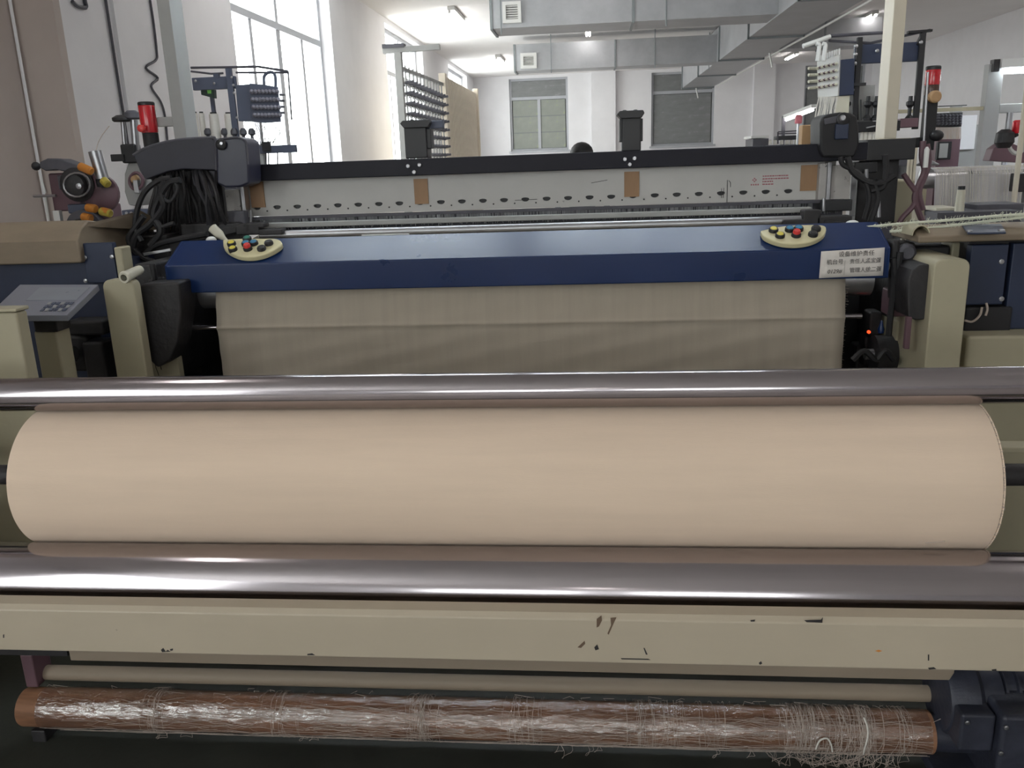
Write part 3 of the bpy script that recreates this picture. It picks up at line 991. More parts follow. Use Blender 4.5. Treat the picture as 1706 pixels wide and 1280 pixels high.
# the cloth coming off the loom and hanging under the cover
FX0, FX1 = -1.395, .874
prof = [(3.48, 1.235), (3.3, 1.213), (3.16, 1.17), (3.1, 1.136), (3.06, 1.1235), (3.02, 1.104), (2.999, 1.075), (2.995, 1.05)]
for k in range(1, 168):
    z = 1.05 - k * .004
    y_ = 2.994 - .024 * min(1.0, (1.05 - z) / (1.05 - zrod)) + (.004 if z < zrod else 0) * min(1, (zrod - z) / .02)
    prof.append((y_ - .004 * math.exp(-((z - zrod) / .006) ** 2), z))
prof += [(3.0, .36), (3.05, .34)]
cl = MB()
nx = 60
for i, (y, z) in enumerate(prof):
    for k in range(nx + 1):
        u = k / nx
        x = FX0 + (FX1 - FX0) * u
        cl.v.append(Vector((x, y + .0015 * math.sin(u * 37 + i * .3) * (1 if i > 8 else 0), z)))
for i in range(len(prof) - 1):
    for k in range(nx):
        a = i * (nx + 1) + k
        cl.f.append([a, a + 1, a + nx + 2, a + nx + 1])
cloth = tag(cl.build('woven_cloth', 'cloth', smooth=60), 'pale cotton cloth hanging straight down from under the blue loom cover', 'cloth')
sd = cloth.modifiers.new('thickness', 'SOLIDIFY')
sd.thickness = .0012
fr = MB()
rng = random.Random(5)
for k in range(70):
    z = .42 + k * .009
    L = rng.uniform(.004, .012)
    fr.tube([(FX1 - .002, 2.99, z), (FX1 + L, 2.985, z - rng.uniform(-.003, .004))], .0007, 3)
fr.build('selvedge_fringe', 'thread', cloth, smooth=0, kind='stuff')

# notice on the cover
q = [at(1368, 419, 2.944), at(1474, 412.5, 2.944), at(1470, 459, 2.944), at(1364, 463.5, 2.944)]
nm = MB()
g = []
for j in range(5):
    for i in range(9):
        u, v = i / 8, j / 4
        p = q[0] * (1 - u) * (1 - v) + q[1] * u * (1 - v) + q[2] * u * v + q[3] * (1 - u) * v
        g.append(p + Vector((0, -.004 * (abs(u - .45) * 2) ** 2 * v, 0)))
nm.add(g, [(j * 9 + i, j * 9 + i + 1, j * 9 + i + 10, j * 9 + i + 9) for j in range(4) for i in range(8)])
notice = tag(nm.build('notice_card', 'paper', smooth=60), 'white paper notice with handwritten Chinese lettering stuck on the blue cover', 'notice')
sd = notice.modifiers.new('thickness', 'SOLIDIFY')
sd.thickness = .0006
sd.offset = 1


def lettering(txt, px, py, size, parent, mt='ink', Y=2.9375, shear=0.0, rot=0.037, nm='lettering', bold=0.0):
    cu = bpy.data.curves.new(nm, 'FONT')
    cu.body = txt
    cu.size = size
    cu.shear = shear
    cu.extrude = .0002
    cu.offset = bold
    tmp = bpy.data.objects.new('tmp', cu)
    C.objects.link(tmp)
    dg = bpy.context.evaluated_depsgraph_get()
    me_ = bpy.data.meshes.new_from_object(tmp.evaluated_get(dg))
    bpy.data.objects.remove(tmp)
    o = bpy.data.objects.new(nm, me_)
    me_.materials.clear()
    me_.materials.append(MAT[mt])
    C.objects.link(o)
    put(o, at(px, py, Y), parent)
    o.rotation_euler = (PI / 2, -rot * .6, 0)
    return o


lettering('设备维护责任', 1397, 427.5, .0195, notice)
lettering('机台号', 1377, 440.5, .0185, notice)
lettering('0129#', 1378, 456, .0185, notice, shear=.2)
lettering('责任人', 1415, 439, .0175, notice)
lettering('孟宝强', 1441, 437.3, .017, notice, shear=.2)
lettering('管理人', 1415, 453.5, .0175, notice)
lettering('徐二强', 1441, 452, .0175, notice, shear=.2)
lines = MB()
lines.bar(at(1408, 434, 2.939), at(1406, 458, 2.939), .0012, .0004)
lines.bar(at(1440, 438.8, 2.939), at(1467, 437.2, 2.939), .0010, .0004)
lines.bar(at(1440, 453.4, 2.939), at(1464, 452, 2.939), .0010, .0004)
lines.build('ruled_lines', 'ink', notice, smooth=0)

# ================================================================ left and right ends of the loom
# left: dusty fan-shaped housing, motor box, cable bundle
poly = [at(x, y, 3.46) for x, y in [(222, 259), (240, 248), (264, 240), (292, 234), (322, 231), (350, 230), (359, 234), (360, 284), (335, 283), (305, 282), (280, 286), (258, 294), (243, 300), (232, 284)]]
hous = MB().prism(poly, (0, .2, 0)).build('fan_housing', 'fan_grey', loom, bevel=.006)
MB().tube(spline([at(x, y, 3.465) for x, y in [(222, 259), (240, 248), (264, 240), (292, 234), (322, 231), (350, 230), (359, 234), (361, 284)]], 3), .006, 6).build('housing_rim', 'dusty', hous)
poly = [at(x, y, 3.5) for x, y in [(318, 284), (358, 284), (356, 328), (338, 322), (322, 308)]]
MB().prism(poly, (0, .03, 0)).build('dust_guard', 'dusty', loom, bevel=.003)
poly = [at(x, y, 3.44) for x, y in [(359, 236), (366, 231), (392, 228), (404, 230), (411, 238), (414, 274), (415, 306), (400, 312), (375, 313), (361, 306)]]
mb = MB().prism(poly, (0, .14, 0)).build('motor_box', 'motor_dark', loom, bevel=.01)
MB().lathe(at(369, 241, 3.438), (0, -1, 0), [(.022, 0), (.022, .008), (.012, .014)], 18).build('motor_knob', 'black', mb)
MB().lathe(at(369.5, 239, 3.424), (0, -1, 0), [(.007, 0), (.006, .006)], 12).build('knob_screw', 'steel', mb)
MB().tube(spline([at(x, y, 3.435) for x, y in [(366, 232), (392, 229), (405, 232), (411, 240), (414, 274)]], 3), .004, 6).build('motor_trim', 'dusty', mb)
rng = random.Random(21)
for k in range(16):
    x = 262 + k * 5.4
    xe = 250 + k * 8.5 + rng.uniform(-8, 8)
    dy = rng.uniform(-.08, .04)
    pts = [at(x, 284, 3.5), at(x + rng.uniform(-6, 6) + (xe - x) * .3, 315, 3.5 + dy), at(x + (xe - x) * .7 + rng.uniform(-6, 6), 348, 3.5 + dy), at(xe, 392, 3.52 + dy * .5)]
    MB().tube(spline(pts, 5), rng.choice((.006, .007, .009, .010)), 7).build('cable', rng.choice(('rubber', 'dark', 'cable_grey', 'dark')), loom)
for pts, r in (([(285, 296), (262, 302), (240, 322), (228, 352), (226, 380), (236, 402)], .011), ([(300, 300), (280, 306), (262, 336), (256, 360), (268, 385), (250, 410)], .013),
               ([(275, 300), (268, 322), (272, 345), (252, 372), (228, 392), (220, 420)], .014), ([(266, 308), (272, 330), (285, 335), (296, 315), (290, 300)], .008),
               ([(262, 310), (258, 350), (262, 378), (290, 372)], .009), ([(345, 390), (300, 398), (262, 408), (240, 425)], .012), ([(240, 360), (225, 380), (215, 400), (232, 425), (262, 440)], .013)):
    MB().tube(spline([at(x, y, 3.3) for x, y in pts], 6), r, 8).build('cable', 'rubber', loom)
MB().bar(at(240, 424, 3.2), at(285, 416, 3.2), .012, .012).build('steel_strip', 'steel', loom, bevel=.002)
MB().box(*pbox(215, 392, 282, 440, 3.4, 3.6)).build('side_frame', 'dark', loom, bevel=.01)
MB().box(*pbox(300, 372, 400, 402, 3.46, 3.56)).build('side_frame', 'dark', loom, bevel=.01)
MB().box(*pbox(258, 282, 372, 392, 3.62, 3.66)).build('cable_back_plate', 'rubber', loom, bevel=.006)
# white handles lying by the cover
tag(MB().lathe(at(352, 378, 3.2), at(372, 397, 3.2) - at(352, 378, 3.2), [(.012, 0), (.019, .004), (.018, .045), (.010, .065), (.008, .09)], 14).build('plastic_handle', 'plastic_cream'),
    'ivory plastic handle leaning behind the left end of the blue cover', 'handle')
tag(MB().sphere(at(352, 400, 3.16), .02, 14, (1, 1, .7)).build('white_knob', 'lamp_body'), 'round white knob on the back edge of the blue cover, left of the buttons', 'knob')
tag(MB().sphere(at(1420, 373, 3.16), .022, 14, (1.1, 1, .6)).build('white_knob', 'lamp_body'), 'white knob behind the blue cover, right of the buttons', 'knob')
t = thing('yarn_tube', at(216, 462, 2.8), 'ivory plastic tube lying on top of the left cream leg', 'tube')
a_, b_ = at(206, 463, 2.76), at(234, 449, 2.86)
MB().lathe(a_, b_ - a_, [(.012, 0), (.019, 0), (.022, .01), (.019, .014), (.017, .09), (.015, .1)], 16, caps=False).build('tube_shell', 'plastic_cream', t)
MB().lathe(a_ + (b_ - a_) * .25, b_ - a_, [(.0118, 0), (.0118, .06)], 14).build('tube_core', 'dark', t)

# right: drive head on the beam end, hoses, uprights
poly = [at(x, y, 3.56) for x, y in [(1366, 238), (1366, 205), (1370, 194), (1380, 190), (1400, 187), (1418, 188), (1428, 194), (1431, 210), (1432, 240), (1424, 262), (1372, 262), (1367, 250)]]
dh = MB().prism(poly, (0, .16, 0)).build('drive_head', 'rubber', loom, bevel=.01)
poly = [at(x, y, 3.555) for x, y in [(1373, 198), (1400, 192), (1396, 204), (1374, 208)]]
MB().prism(poly, (0, .01, 0)).build('head_window', 'dusty', dh, bevel=.002)
MB().lathe(at(1404, 199, 3.56), (0, -1, 0), [(.026, 0), (.026, .012), (.018, .016)], 20).build('motor_knob', 'black', dh)
MB().lathe(at(1403.5, 197, 3.54), (0, -1, 0), [(.0125, 0), (.012, .006), (.008, .010)], 14).build('knob_screw', 'steel', dh)
MB().box(*pbox(1392, 206, 1414, 232, 3.545, 3.56)).build('motor_plate', 'navy', dh, bevel=.004)
MB().box(*pbox(1428, 262, 1495, 372, 3.7, 3.84)).build('upright_plate', 'dark', loom, bevel=.006)
MB().box(*pbox(1424, 270, 1462, 288, 3.6, 3.64)).build('sensor_block', 'black', loom, bevel=.004)
MB().cyl(at(1443, 282, 3.58), at(1443, 297, 3.58), .008, n=10).build('air_fitting', 'steel', loom)
MB().cyl(at(1464, 330, 3.55), at(1463, 362, 3.55), .006, .010, n=10).build('guide_pin', 'steel', loom)
MB().box(*pbox(1370, 333, 1420, 352, 3.5, 3.54)).build('temple_bracket', 'black', loom, bevel=.004)
for pts, r in (([(1412, 262), (1418, 282), (1432, 296), (1452, 305), (1470, 304), (1490, 292)], .013), ([(1475, 258), (1476, 290), (1470, 312), (1450, 318)], .012),
               ([(1400, 262), (1405, 275), (1425, 285), (1440, 300), (1448, 330), (1440, 365)], .010), ([(1455, 300), (1462, 330), (1450, 370)], .012)):
    MB().tube(spline([at(x, y, 3.5) for x, y in pts], 6), r, 8).build('hose', 'rubber', loom)
for pts, r in (([(1538, 235), (1536, 262), (1540, 285), (1530, 310), (1524, 330), (1530, 352), (1538, 372)], .012), ([(1545, 240), (1548, 268), (1542, 292), (1532, 320), (1538, 350)], .010),
               ([(1505, 290), (1515, 305), (1526, 322), (1522, 342), (1504, 362), (1496, 376)], .011)):
    MB().tube(spline([at(x, y, 3.62) for x, y in pts], 6), r, 8).build('hose', 'maroon', loom)

# signal lights
def signal(px0, px1, py0, pyr, pyb, Y, label, lower):
    xm = (px0 + px1) / 2
    p = at(xm, py0, Y)
    r = (at(px1, py0, Y).x - at(px0, py0, Y).x) / 2
    zr, zb = at(xm, pyr, Y).z, at(xm, pyb, Y).z
    t = thing('signal_light', (p.x, Y, zb), label, 'signal light', 'red signal lights on the loom')
    MB().lathe((p.x, Y, zb), (0, 0, 1), [(r * .95, 0), (r * .95, zr - zb)], 20).build('base', 'rubber', t)
    if lower:
        MB().lathe((p.x, Y, zr + .001), (0, 0, 1), [(r * .98, 0), (r, .004), (r, lower), (r * .98, lower + .001)], 22).build('lower_lens', 'brown_lens', t, label='brown lower lens')
        zr += lower + .002
    MB().lathe((p.x, Y, zr + .001), (0, 0, 1), [(r * .98, 0), (r, .004), (r, p.z - zr - .018), (r * .98, p.z - zr - .016)], 22).build('lens', 'red_lens', t)
    MB().lathe((p.x, Y, p.z - .014), (0, 0, 1), [(r, 0), (r, .010), (r * .9, .014)], 22).build('cap', 'black', t)
    return p, r


signal(230, 256, 170, 222, 258, 3.75, 'red signal light on the left end of the loom, above the dark fan housing', 0)
p = at(236, 214, 3.68)
tag(MB().lathe(p, (0, -1, 0), [(.01, -.02), (.016, 0), (.016, .01), (.010, .014)], 16).build('red_knob', 'btn_red'), 'small red knob on the front of the left signal light', 'knob')
signal(1543, 1568, 110, 158, 250, 3.75, 'red signal light on a dark pole at the right end of the loom', .035)
p = at(1559, 161, 3.68)
tag(MB().lathe(p, (.1, -1, 0), [(.012, -.03), (.024, -.02), (.024, 0), (.018, .006)], 18).build('dusty_button', 'card'), 'round dusty button in front of the right signal light', 'button')
MB().box(*pbox(1540, 165, 1560, 250, 3.70, 3.74)).build('signal_pole', 'rubber', loom, bevel=.004)
MB().cyl(at(1538, 250, 3.66), at(1546, 120, 3.66), .005, n=8).build('signal_rod', 'steel', loom)
MB().lathe(at(1543, 262, 3.6), (0, 0, 1), [(.01, -.04), (.010, .03), (.004, .04)], 12).build('white_fitting', 'lamp_body', loom)
MB().sphere(at(1560, 226, 3.7), .028, 14, (1, 1, .8)).build('pole_clamp', 'rubber', loom)
MB().bar(at(1500, 240, 3.75), at(1545, 236, 3.75), .04, .04).build('pole_bracket', 'black', loom, bevel=.004)
MB().bar(at(243, 256, 3.72), at(262, 300, 3.6), .04, .03).build('pole_bracket', 'dark', loom, bevel=.004)

# lamp frame over the loom: two cream posts, a crossbar and a twin tube lamp above the picture
lf = thing('lamp_frame', (-.27, 3.75, 1.52), 'cream steel lamp frame with two square posts standing on the loom', 'lamp frame')
LFZ = 2.62
xl = at(290, 100, 3.75).x
MB().box(xl - .045, xl + .012, 3.75, 3.87, .3, LFZ).build('post', 'grey', lf, bevel=.003, label='grey post at the left end')
xr = at(1487, 100, 3.72).x
MB().box(xr, xr + .05, 3.752, 3.87, 1.533, LFZ).build('post', 'post', lf, bevel=.004)
MB().box(xr - .02, xr + .105, 3.748, 3.93, 1.521, 1.533).build('foot_plate', 'post', lf, bevel=.002)
MB().box(xl - .17, xl - .045, 3.76, 3.80, 1.70, 1.74).build('side_arm', 'grey', lf, bevel=.003)
MB().box(xl - .05, xr + .085, 3.76, 3.86, LFZ, LFZ + .06).build('crossbar', 'post', lf, bevel=.003)
for (a, b) in ((-1.7, -.42), (-.38, .95)):
    MB().box(a, b, 3.80, 4.10, LFZ + .055, LFZ + .075).build('lamp_housing', 'lamp_body', lf, bevel=.004)
    for yy in (3.89, 4.01):
        MB().cyl((a + .04, yy, LFZ + .03), (b - .04, yy, LFZ + .03), .018, n=10).build('tube', 'loom_tube', lf)
for x in (-.9, .8):
    MB().box(x - .02, x + .02, 3.8, 3.9, LFZ + .05, LFZ + .056).build('lamp_bracket', 'grey', lf, smooth=0)

# cardboard behind the beam on the right
tag(MB().box(*pbox(1336, 208, 1364, 241, 3.80, 3.86)).build('cardboard_box', 'card', bevel=.004), 'small brown cardboard box behind the black beam beside the drive head', 'box')

# ---------------------------------------------------------------- weft feeders on the far left
fd = thing('yarn_feeder', at(130, 380, 4.2) * 1.0, 'dark red weft feeder with orange caps on a stand left of the loom', 'yarn feeder')
Y = 4.2
poly = [at(x, y, Y - .05) for x, y in [(65, 270), (78, 264), (100, 265), (125, 274), (138, 283), (132, 291), (112, 287), (92, 283), (75, 285), (66, 280)]]
MB().prism(poly, (0, .1, 0)).build('hood', 'dusty', fd, bevel=.008)
MB().box(*pbox(84, 288, 132, 352, Y, Y + .12)).build('body', 'maroon', fd, bevel=.01)
MB().box(*pbox(96, 292, 112, 316, Y - .02, Y)).build('body_plate', 'dusty', fd, bevel=.006)
dr = MB().lathe(at(128, 308, Y - .06), (.1, -1, -.05), [(.05, -.12), (.085, -.10), (.085, 0), (.06, .01), (.055, .04), (.03, .045)], 26).build('drum', 'dark', fd)
MB().lathe(at(134, 310, Y - .12), (.1, -1, 0), [(.014, 0), (.014, .02), (.006, .022)], 14).build('drum_hub', 'steel', dr)
MB().tube([at(128 + 22 * math.cos(a * .35), 308 + 20 * math.sin(a * .35), Y - .11) for a in range(19)], .005, 6).build('drum_ring', 'steel', dr)
MB().box(*pbox(112, 340, 148, 356, Y - .03, Y + .1)).build('drum_base', 'slate', fd, bevel=.008)
MB().lathe(at(168, 322, Y - .02), (.05, -1, 0), [(.085, -.02), (.095, -.01), (.095, .01), (.07, .02), (.02, .025)], 26).build('disc', 'maroon', fd)
MB().lathe(at(140, 380, Y - .06), (.1, -1, -.05), [(.05, -.1), (.09, -.08), (.09, 0), (.05, .02), (.02, .025)], 24).build('drum', 'dusty', fd)
MB().lathe(at(132, 376, Y - .1), (.1, -1, 0), [(.035, 0), (.03, .02)], 16).build('drum_hub', 'dark', fd)
MB().box(*pbox(150, 340, 188, 388, Y, Y + .1)).build('lower_body', 'maroon', fd, bevel=.01)
for (x0, y0, x1, y1, c_) in ((133, 277, 153, 286, 'orange'), (145, 346, 160, 348, 'orange'), (168, 352, 185, 356, 'olive'), (138, 361, 152, 364, 'orange'), (172, 300, 180, 308, 'olive'), (170, 352, 184, 355, 'orange')):
    a_, b_ = at(x0, y0, Y - .1), at(x1, y1, Y - .12)
    MB().lathe(a_, b_ - a_, [(.016, 0), (.021, .006), (.021, max(.02, (b_ - a_).length - .006)), (.014, max(.03, (b_ - a_).length))], 14).build('cap', c_, fd)
MB().cyl(at(171, 298, Y - .06), at(158, 252, Y - .06), .030, .032, n=16).build('steel_tube', 'steel', fd)
MB().lathe(at(171, 298, Y - .06), (0, 0, -1), [(.035, 0), (.03, .04)], 14).build('tube_holder', 'rubber', fd)
MB().cyl(at(66, 290, Y - .05), at(75, 322, Y - .05), .006, n=8).build('rod', 'lamp_body', fd)
MB().cyl(at(75, 326, Y - .05), at(83, 380, Y - .05), .006, n=8).build('rod', 'lamp_body', fd)
MB().cyl(at(56, 327, Y - .06), at(93, 326, Y - .06), .007, n=8).build('cross_rod', 'steel', fd)
MB().sphere(at(60, 277, Y - .05), .022, 12).build('rod_knob', 'black', fd)
MB().box(*pbox(90, 351, 101, 388, Y - .06, Y - .03)).build('white_post', 'lamp_body', fd, bevel=.004)
MB().box(at(95, 385, Y).x, at(180, 385, Y).x, Y - .04, Y + .14, 0, at(130, 384, Y).z).build('stand', 'dusty', fd, smooth=0)
MB().tube(spline([at(x, y, Y - .05) for x, y in [(160, 252), (163, 240), (170, 226), (182, 210)]], 5), .0018, 5).build('yarn', 'thread', fd)

fe = thing('yarn_feeder', at(225, 350, 4.0), 'light grey weft feeder with a ring guide under two tubes, behind the dark fan housing', 'yarn feeder')
Y = 4.0
poly = [at(x, y, Y) for x, y in [(207, 290), (212, 275), (219, 256), (224, 258), (230, 272), (240, 280), (246, 300), (240, 330), (228, 344), (214, 342), (207, 320)]]
MB().prism(poly, (0, .12, 0)).build('body', 'grey', fe, bevel=.012)
rg = MB().tube([at(227 + 11 * math.cos(a * .35), 302 + 14 * math.sin(a * .35), Y - .02) for a in range(19)], .008, 8).build('ring_guide', 'maroon', fe)
MB().lathe(at(226, 298, Y), (0, -1, 0), [(.02, 0), (.02, .02), (.012, .026)], 16).build('guide_cap', 'card', fe)
MB().box(*pbox(222, 300, 230, 322, Y - .03, Y)).build('guide_slot', 'steel', fe, bevel=.003)
for (x0, x1) in ((201, 208), (217, 229)):
    MB().cyl(at((x0 + x1) / 2 + 4, 250, Y), at((x0 + x1) / 2, 200, Y), (x1 - x0) / 2 * .0029, n=14).build('support_tube', 'steel', fe)
MB().lathe(at(203, 203, Y - .02), (0, 0, 1), [(.035, 0), (.042, .006), (.042, .018), (.02, .03)], 18).build('tube_cap', 'dark', fe)
MB().lathe(at(221, 199, Y), (0, 0, 1), [(.03, 0), (.038, .006), (.034, .03), (.02, .04)], 18).build('tube_cap', 'dusty', fe)
MB().box(*pbox(184, 257, 206, 269, Y - .04, Y - .02)).build('bracket', 'rubber', fe, bevel=.003)
MB().box(*pbox(201, 240, 226, 272, Y - .03, Y + .03)).build('clamp', 'rubber', fe, bevel=.008)
MB().box(*pbox(203, 350, 243, 362, Y - .08, Y + .05)).build('terminal_strip', 'slate', fe, bevel=.003)
MB().box(*pbox(203, 362, 243, 385, Y - .06, Y + .05)).build('base_box', 'violet', fe, bevel=.006)
for k in range(4):
    MB().lathe(at(211 + k * 8, 355, Y - .081), (0, -1, 0), [(.007, 0), (.007, .004), (.004, .004)], 10).build('terminal', 'steel', fe)
MB().box(at(210, 385, Y).x, at(236, 385, Y).x, Y - .02, Y + .05, 0, at(222, 386, Y).z).build('stand', 'dusty', fe, smooth=0)

# ---------------------------------------------------------------- left cabinet, keypad terminal, cream box
Y = 3.1
lc = thing('side_cabinet', (at(60, 450, Y).x, 3.4, 0), 'navy side cabinet with a worn beige top at the left end of the loom', 'cabinet')
x1 = at(190, 430, Y).x
zt, zs = at(80, 392, 3.5).z, at(60, 440, Y - .05).z
prof = [(Y - .06, zs), (Y - .06, zs + .085), (Y - .03, zs + .125), (Y + .03, zs + .155), (3.62, zt + .01), (3.62, zs)]
xt = at(134, 430, Y - .06).x
MB().prism([(-2.6, y, z) for y, z in prof], (xt + 2.6, 0, 0)).build('beige_top', 'beige_top', lc, bevel=.008)
MB().prism([(xt, Y + .02, zs + .13), (x1 - .03, Y + .3, zs + .16), (x1, 3.62, zt - .005), (xt, 3.62, zt + .008)], (0, 0, .012)).build('top_wedge', 'beige_top', lc, smooth=0)
MB().box(-2.6, x1, Y, 3.62, 0.0, zs - .001).build('carcass', 'navy', lc, bevel=.006)
MB().box(*pbox(140, 405, 192, 472, Y - .03, Y - .001)).build('front_plate', 'navy', lc, bevel=.004)
for (x, y) in ((142, 429), (187, 428), (143, 468)):
    MB().lathe(at(x, y, Y - .03), (0, -1, 0), [(.008, 0), (.008, .004), (.004, .005)], 12).build('bolt', 'steel', lc)
MB().box(*pbox(193, 412, 206, 470, 3.05, 3.12)).build('corner_post', 'cream', lc, bevel=.006)

kt = thing('keypad_terminal', (at(76, 580, 2.55).x, 2.6, 0), 'tilted grey keypad terminal on a cream post at the left edge', 'terminal')
za, zb = at(98, 474, 2.78).z, at(50, 525, 2.5).z
A, B_, C_, D_ = at(33, 474, 2.78), at(164, 474, 2.78), at(111, 525, 2.5), at(-22, 526, 2.5)
nn = (B_ - A).cross(D_ - A).normalized()
if nn.z > 0:
    nn = -nn
pl = MB().prism([A, B_, C_, D_], nn * .022).build('keypad_plate', 'screen', kt, bevel=.003)


def onpl(u, v, up=0.001):
    return A * (1 - u) * (1 - v) + B_ * u * (1 - v) + C_ * u * v + D_ * (1 - u) * v - nn * up


for j in range(3):
    for i in range(6):
        u, v = .62 + i * .055, .62 + j * .1
        MB().prism([onpl(u, v), onpl(u + .04, v), onpl(u + .04, v + .07), onpl(u, v + .07)], -nn * .002).build('key', 'slate' if (i + j) % 3 else 'grey', pl, smooth=0)
MB().prism([onpl(.3, .12, .0005), onpl(.93, .12, .0005), onpl(.93, .55, .0005), onpl(.3, .55, .0005)], -nn * .001).build('display', mat('dull_display', (128, 132, 140), .3), pl, smooth=0)
x0, x1_ = at(60, 580, 2.62).x, at(98, 580, 2.62).x
MB().box(x0, x1_, 2.62, 2.70, 0, 1.0).build('post', 'cream', kt, bevel=.008)
MB().box(x0 + .02, x1_ + .02, 2.60, 2.68, 1.0, 1.045).build('tilt_bracket', 'dark', kt, bevel=.005)

bx_ = thing('cream_cabinet', (at(10, 600, 2.3).x, 2.4, 0), 'low cream machine cabinet at the far left edge, in front of the keypad', 'cabinet')
xr_ = at(50, 560, 2.30).x
zt_ = at(20, 517, 2.3).z
MB().box(-2.6, xr_, 2.26, 2.31, 0, zt_).build('body', 'cream', bx_, bevel=.008)
MB().box(-2.6, xr_ + .004, 2.255, 2.315, zt_ + .001, zt_ + .012).build('lid', 'cream', bx_, bevel=.004)
lk = MB()
for (x0, y0, x1, y1, Y) in ((108, 535, 172, 560, 2.9), (100, 560, 150, 620, 2.95), (140, 570, 175, 640, 2.9)):
    lk.box(*pbox(x0, y0, x1, y1, Y, Y + .1))
lk.build('floor_gear', 'dark', bx_, bevel=.012)
MB().lathe(at(112, 590, 2.9), (1, -.2, 0), [(.03, -.03), (.03, .03)], 14).build('gear_stub', 'steel', bx_)

# ---------------------------------------------------------------- right cabinet
Y = 3.0
rc = thing('side_cabinet', (at(1660, 500, Y).x, 3.4, 0), 'navy cabinet with a beige shelf and bolted blue plate right of the loom', 'cabinet')
zs = at(1620, 403, Y - .05).z
x0 = at(1530, 400, Y - .05).x
rise = (at(1640, 371, 3.22).z - zs - .04) / .22
MB().prism([(x0, Y - .05, zs), (x0, Y - .05, zs + .022), (x0, Y + .0, zs + .04), (x0, 3.22, zs + .04 + rise * .22), (x0, 3.22, zs)], (1.3, 0, 0)).build('beige_shelf', 'beige_top', rc, bevel=.006)
sn = Vector((0, -rise, 1)).normalized()
sp = Vector((0, Y, zs + .0415))
P = [onplane(x, y, sp, sn) for x, y in [(1612, 391), (1676, 390), (1668, 376), (1602, 377)]]
bp_ = MB().prism(P, sn * .006).build('blue_plate', 'navy', rc, bevel=.002)
for (x, y) in ((1614, 389), (1668, 388)):
    MB().lathe(onplane(x, y, sp, sn) + sn * .006, sn, [(.010, 0), (.010, .004), (.005, .005)], 12).build('bolt', 'steel', bp_)
a_ = at(1518, 401, Y - .03)
arch = [Vector((a_.x + .03 + .03 * math.cos(PI * k / 10), Y - .03, zs + .024 + .034 * math.sin(PI * k / 10))) for k in range(11)]
arch += [Vector((a_.x + .03 + .026 * math.cos(PI * k / 10), Y - .03, zs + .024 + .030 * math.sin(PI * k / 10))) for k in range(10, -1, -1)]
MB().prism(arch, (0, .12, 0)).build('arched_cover', 'cream', rc)
q = pbox(1604, 404, 1706, 640, Y + .02, 3.62)
MB().box(q[0], q[0] + 1.2, q[2], q[3], 0, zs - .001).build('carcass', 'dark', rc, bevel=.004)
for (x0, y0, x1, y1) in ((1614, 408, 1676, 508), (1681, 405, 1745, 548)):
    d_ = MB().box(*pbox(x0, y0, x1, y1, Y - .02, Y + .019)).build('door', 'navy', rc, bevel=.004)
    for (x, y) in ((1668, 436), (1668, 498)) if x0 < 1650 else ():
        MB().lathe(at(x, y, Y - .02), (0, -1, 0), [(.0085, 0), (.0085, .004), (.004, .005)], 12).build('bolt', 'steel', d_)
MB().box(*pbox(1607, 512, 1686, 556, Y - .03, Y + .019)).build('dark_bracket', 'rubber', rc, bevel=.008)
for pts in ([(1607, 534), (1620, 536), (1632, 526), (1636, 512)], [(1642, 526), (1645, 515), (1643, 505)]):
    MB().tube(spline([at(x, y, Y - .05) for x, y in pts], 5), .004, 6).build('wire', 'thread', rc)
q = pbox(1608, 560, 1706, 640, Y - .12, Y + .0)
MB().box(q[0], q[0] + 1.1, q[2], q[3], 0, q[5]).build('lower_box', 'cream', rc, bevel=.012)
MB().box(*pbox(1585, 404, 1606, 440, 3.1, 3.2)).build('corner_post', 'cream', rc, bevel=.006)
MB().box(*pbox(1489, 300, 1522, 372, 3.9, 4.1)).build('end_cover', 'cream', loom, bevel=.01)

# selvedge cords drawn off to the right
rng = random.Random(9)
for (pts, label) in (([(1440, 379), (1500, 373), (1580, 367), (1650, 361), (1720, 356)], 'upper pale selvedge cord with cut thread ends drawn off to the right'),
                     ([(1482, 386), (1540, 381), (1610, 373), (1670, 366), (1720, 360)], 'lower pale selvedge cord with cut thread ends drawn off to the right')):
    path = [at(x, y, 3.08 - i * .02) for i, (x, y) in enumerate(pts)]
    sp_ = spline(path, 10)
    t = tag(MB().tube(sp_, .005, 6).build('selvedge_cord', 'mint_thread'), label, 'cord', 'selvedge cords')
    f = MB()
    for k in range(240):
        i = rng.randrange(len(sp_) - 1)
        p = sp_[i].lerp(sp_[i + 1], rng.random())
        e = p + Vector((rng.uniform(-.01, .018), rng.uniform(-.012, .012), rng.uniform(-.012, .016)))
        f.tube([p, (p + e) / 2 + Vector((0, 0, rng.uniform(-.006, .006))), e], .0008, 3)
    f.build('cut_ends', 'mint_thread', t, smooth=0, kind='stuff')
for pts in ([(1576, 382), (1580, 392), (1582, 402)], [(1590, 378), (1595, 386), (1596, 392)]):
    pass
# dark drive parts between the cover end and the right leg
for (x0, y0, x1, y1, Y, m_) in ((1496, 404, 1526, 436, 3.02, 'dark'), (1524, 410, 1584, 434, 3.1, 'dark'), (1500, 436, 1516, 484, 3.0, 'maroon'), (1484, 400, 1500, 440, 2.98, 'dark')):
    MB().box(*pbox(x0, y0, x1, y1, Y, Y + .09)).build('drive_block', m_, loom, bevel=.012)
MB().lathe(at(1508, 420, 3.01), (0, -1, 0), [(.03, 0), (.03, .02), (.02, .03)], 18).build('drive_cap', 'dusty', loom)

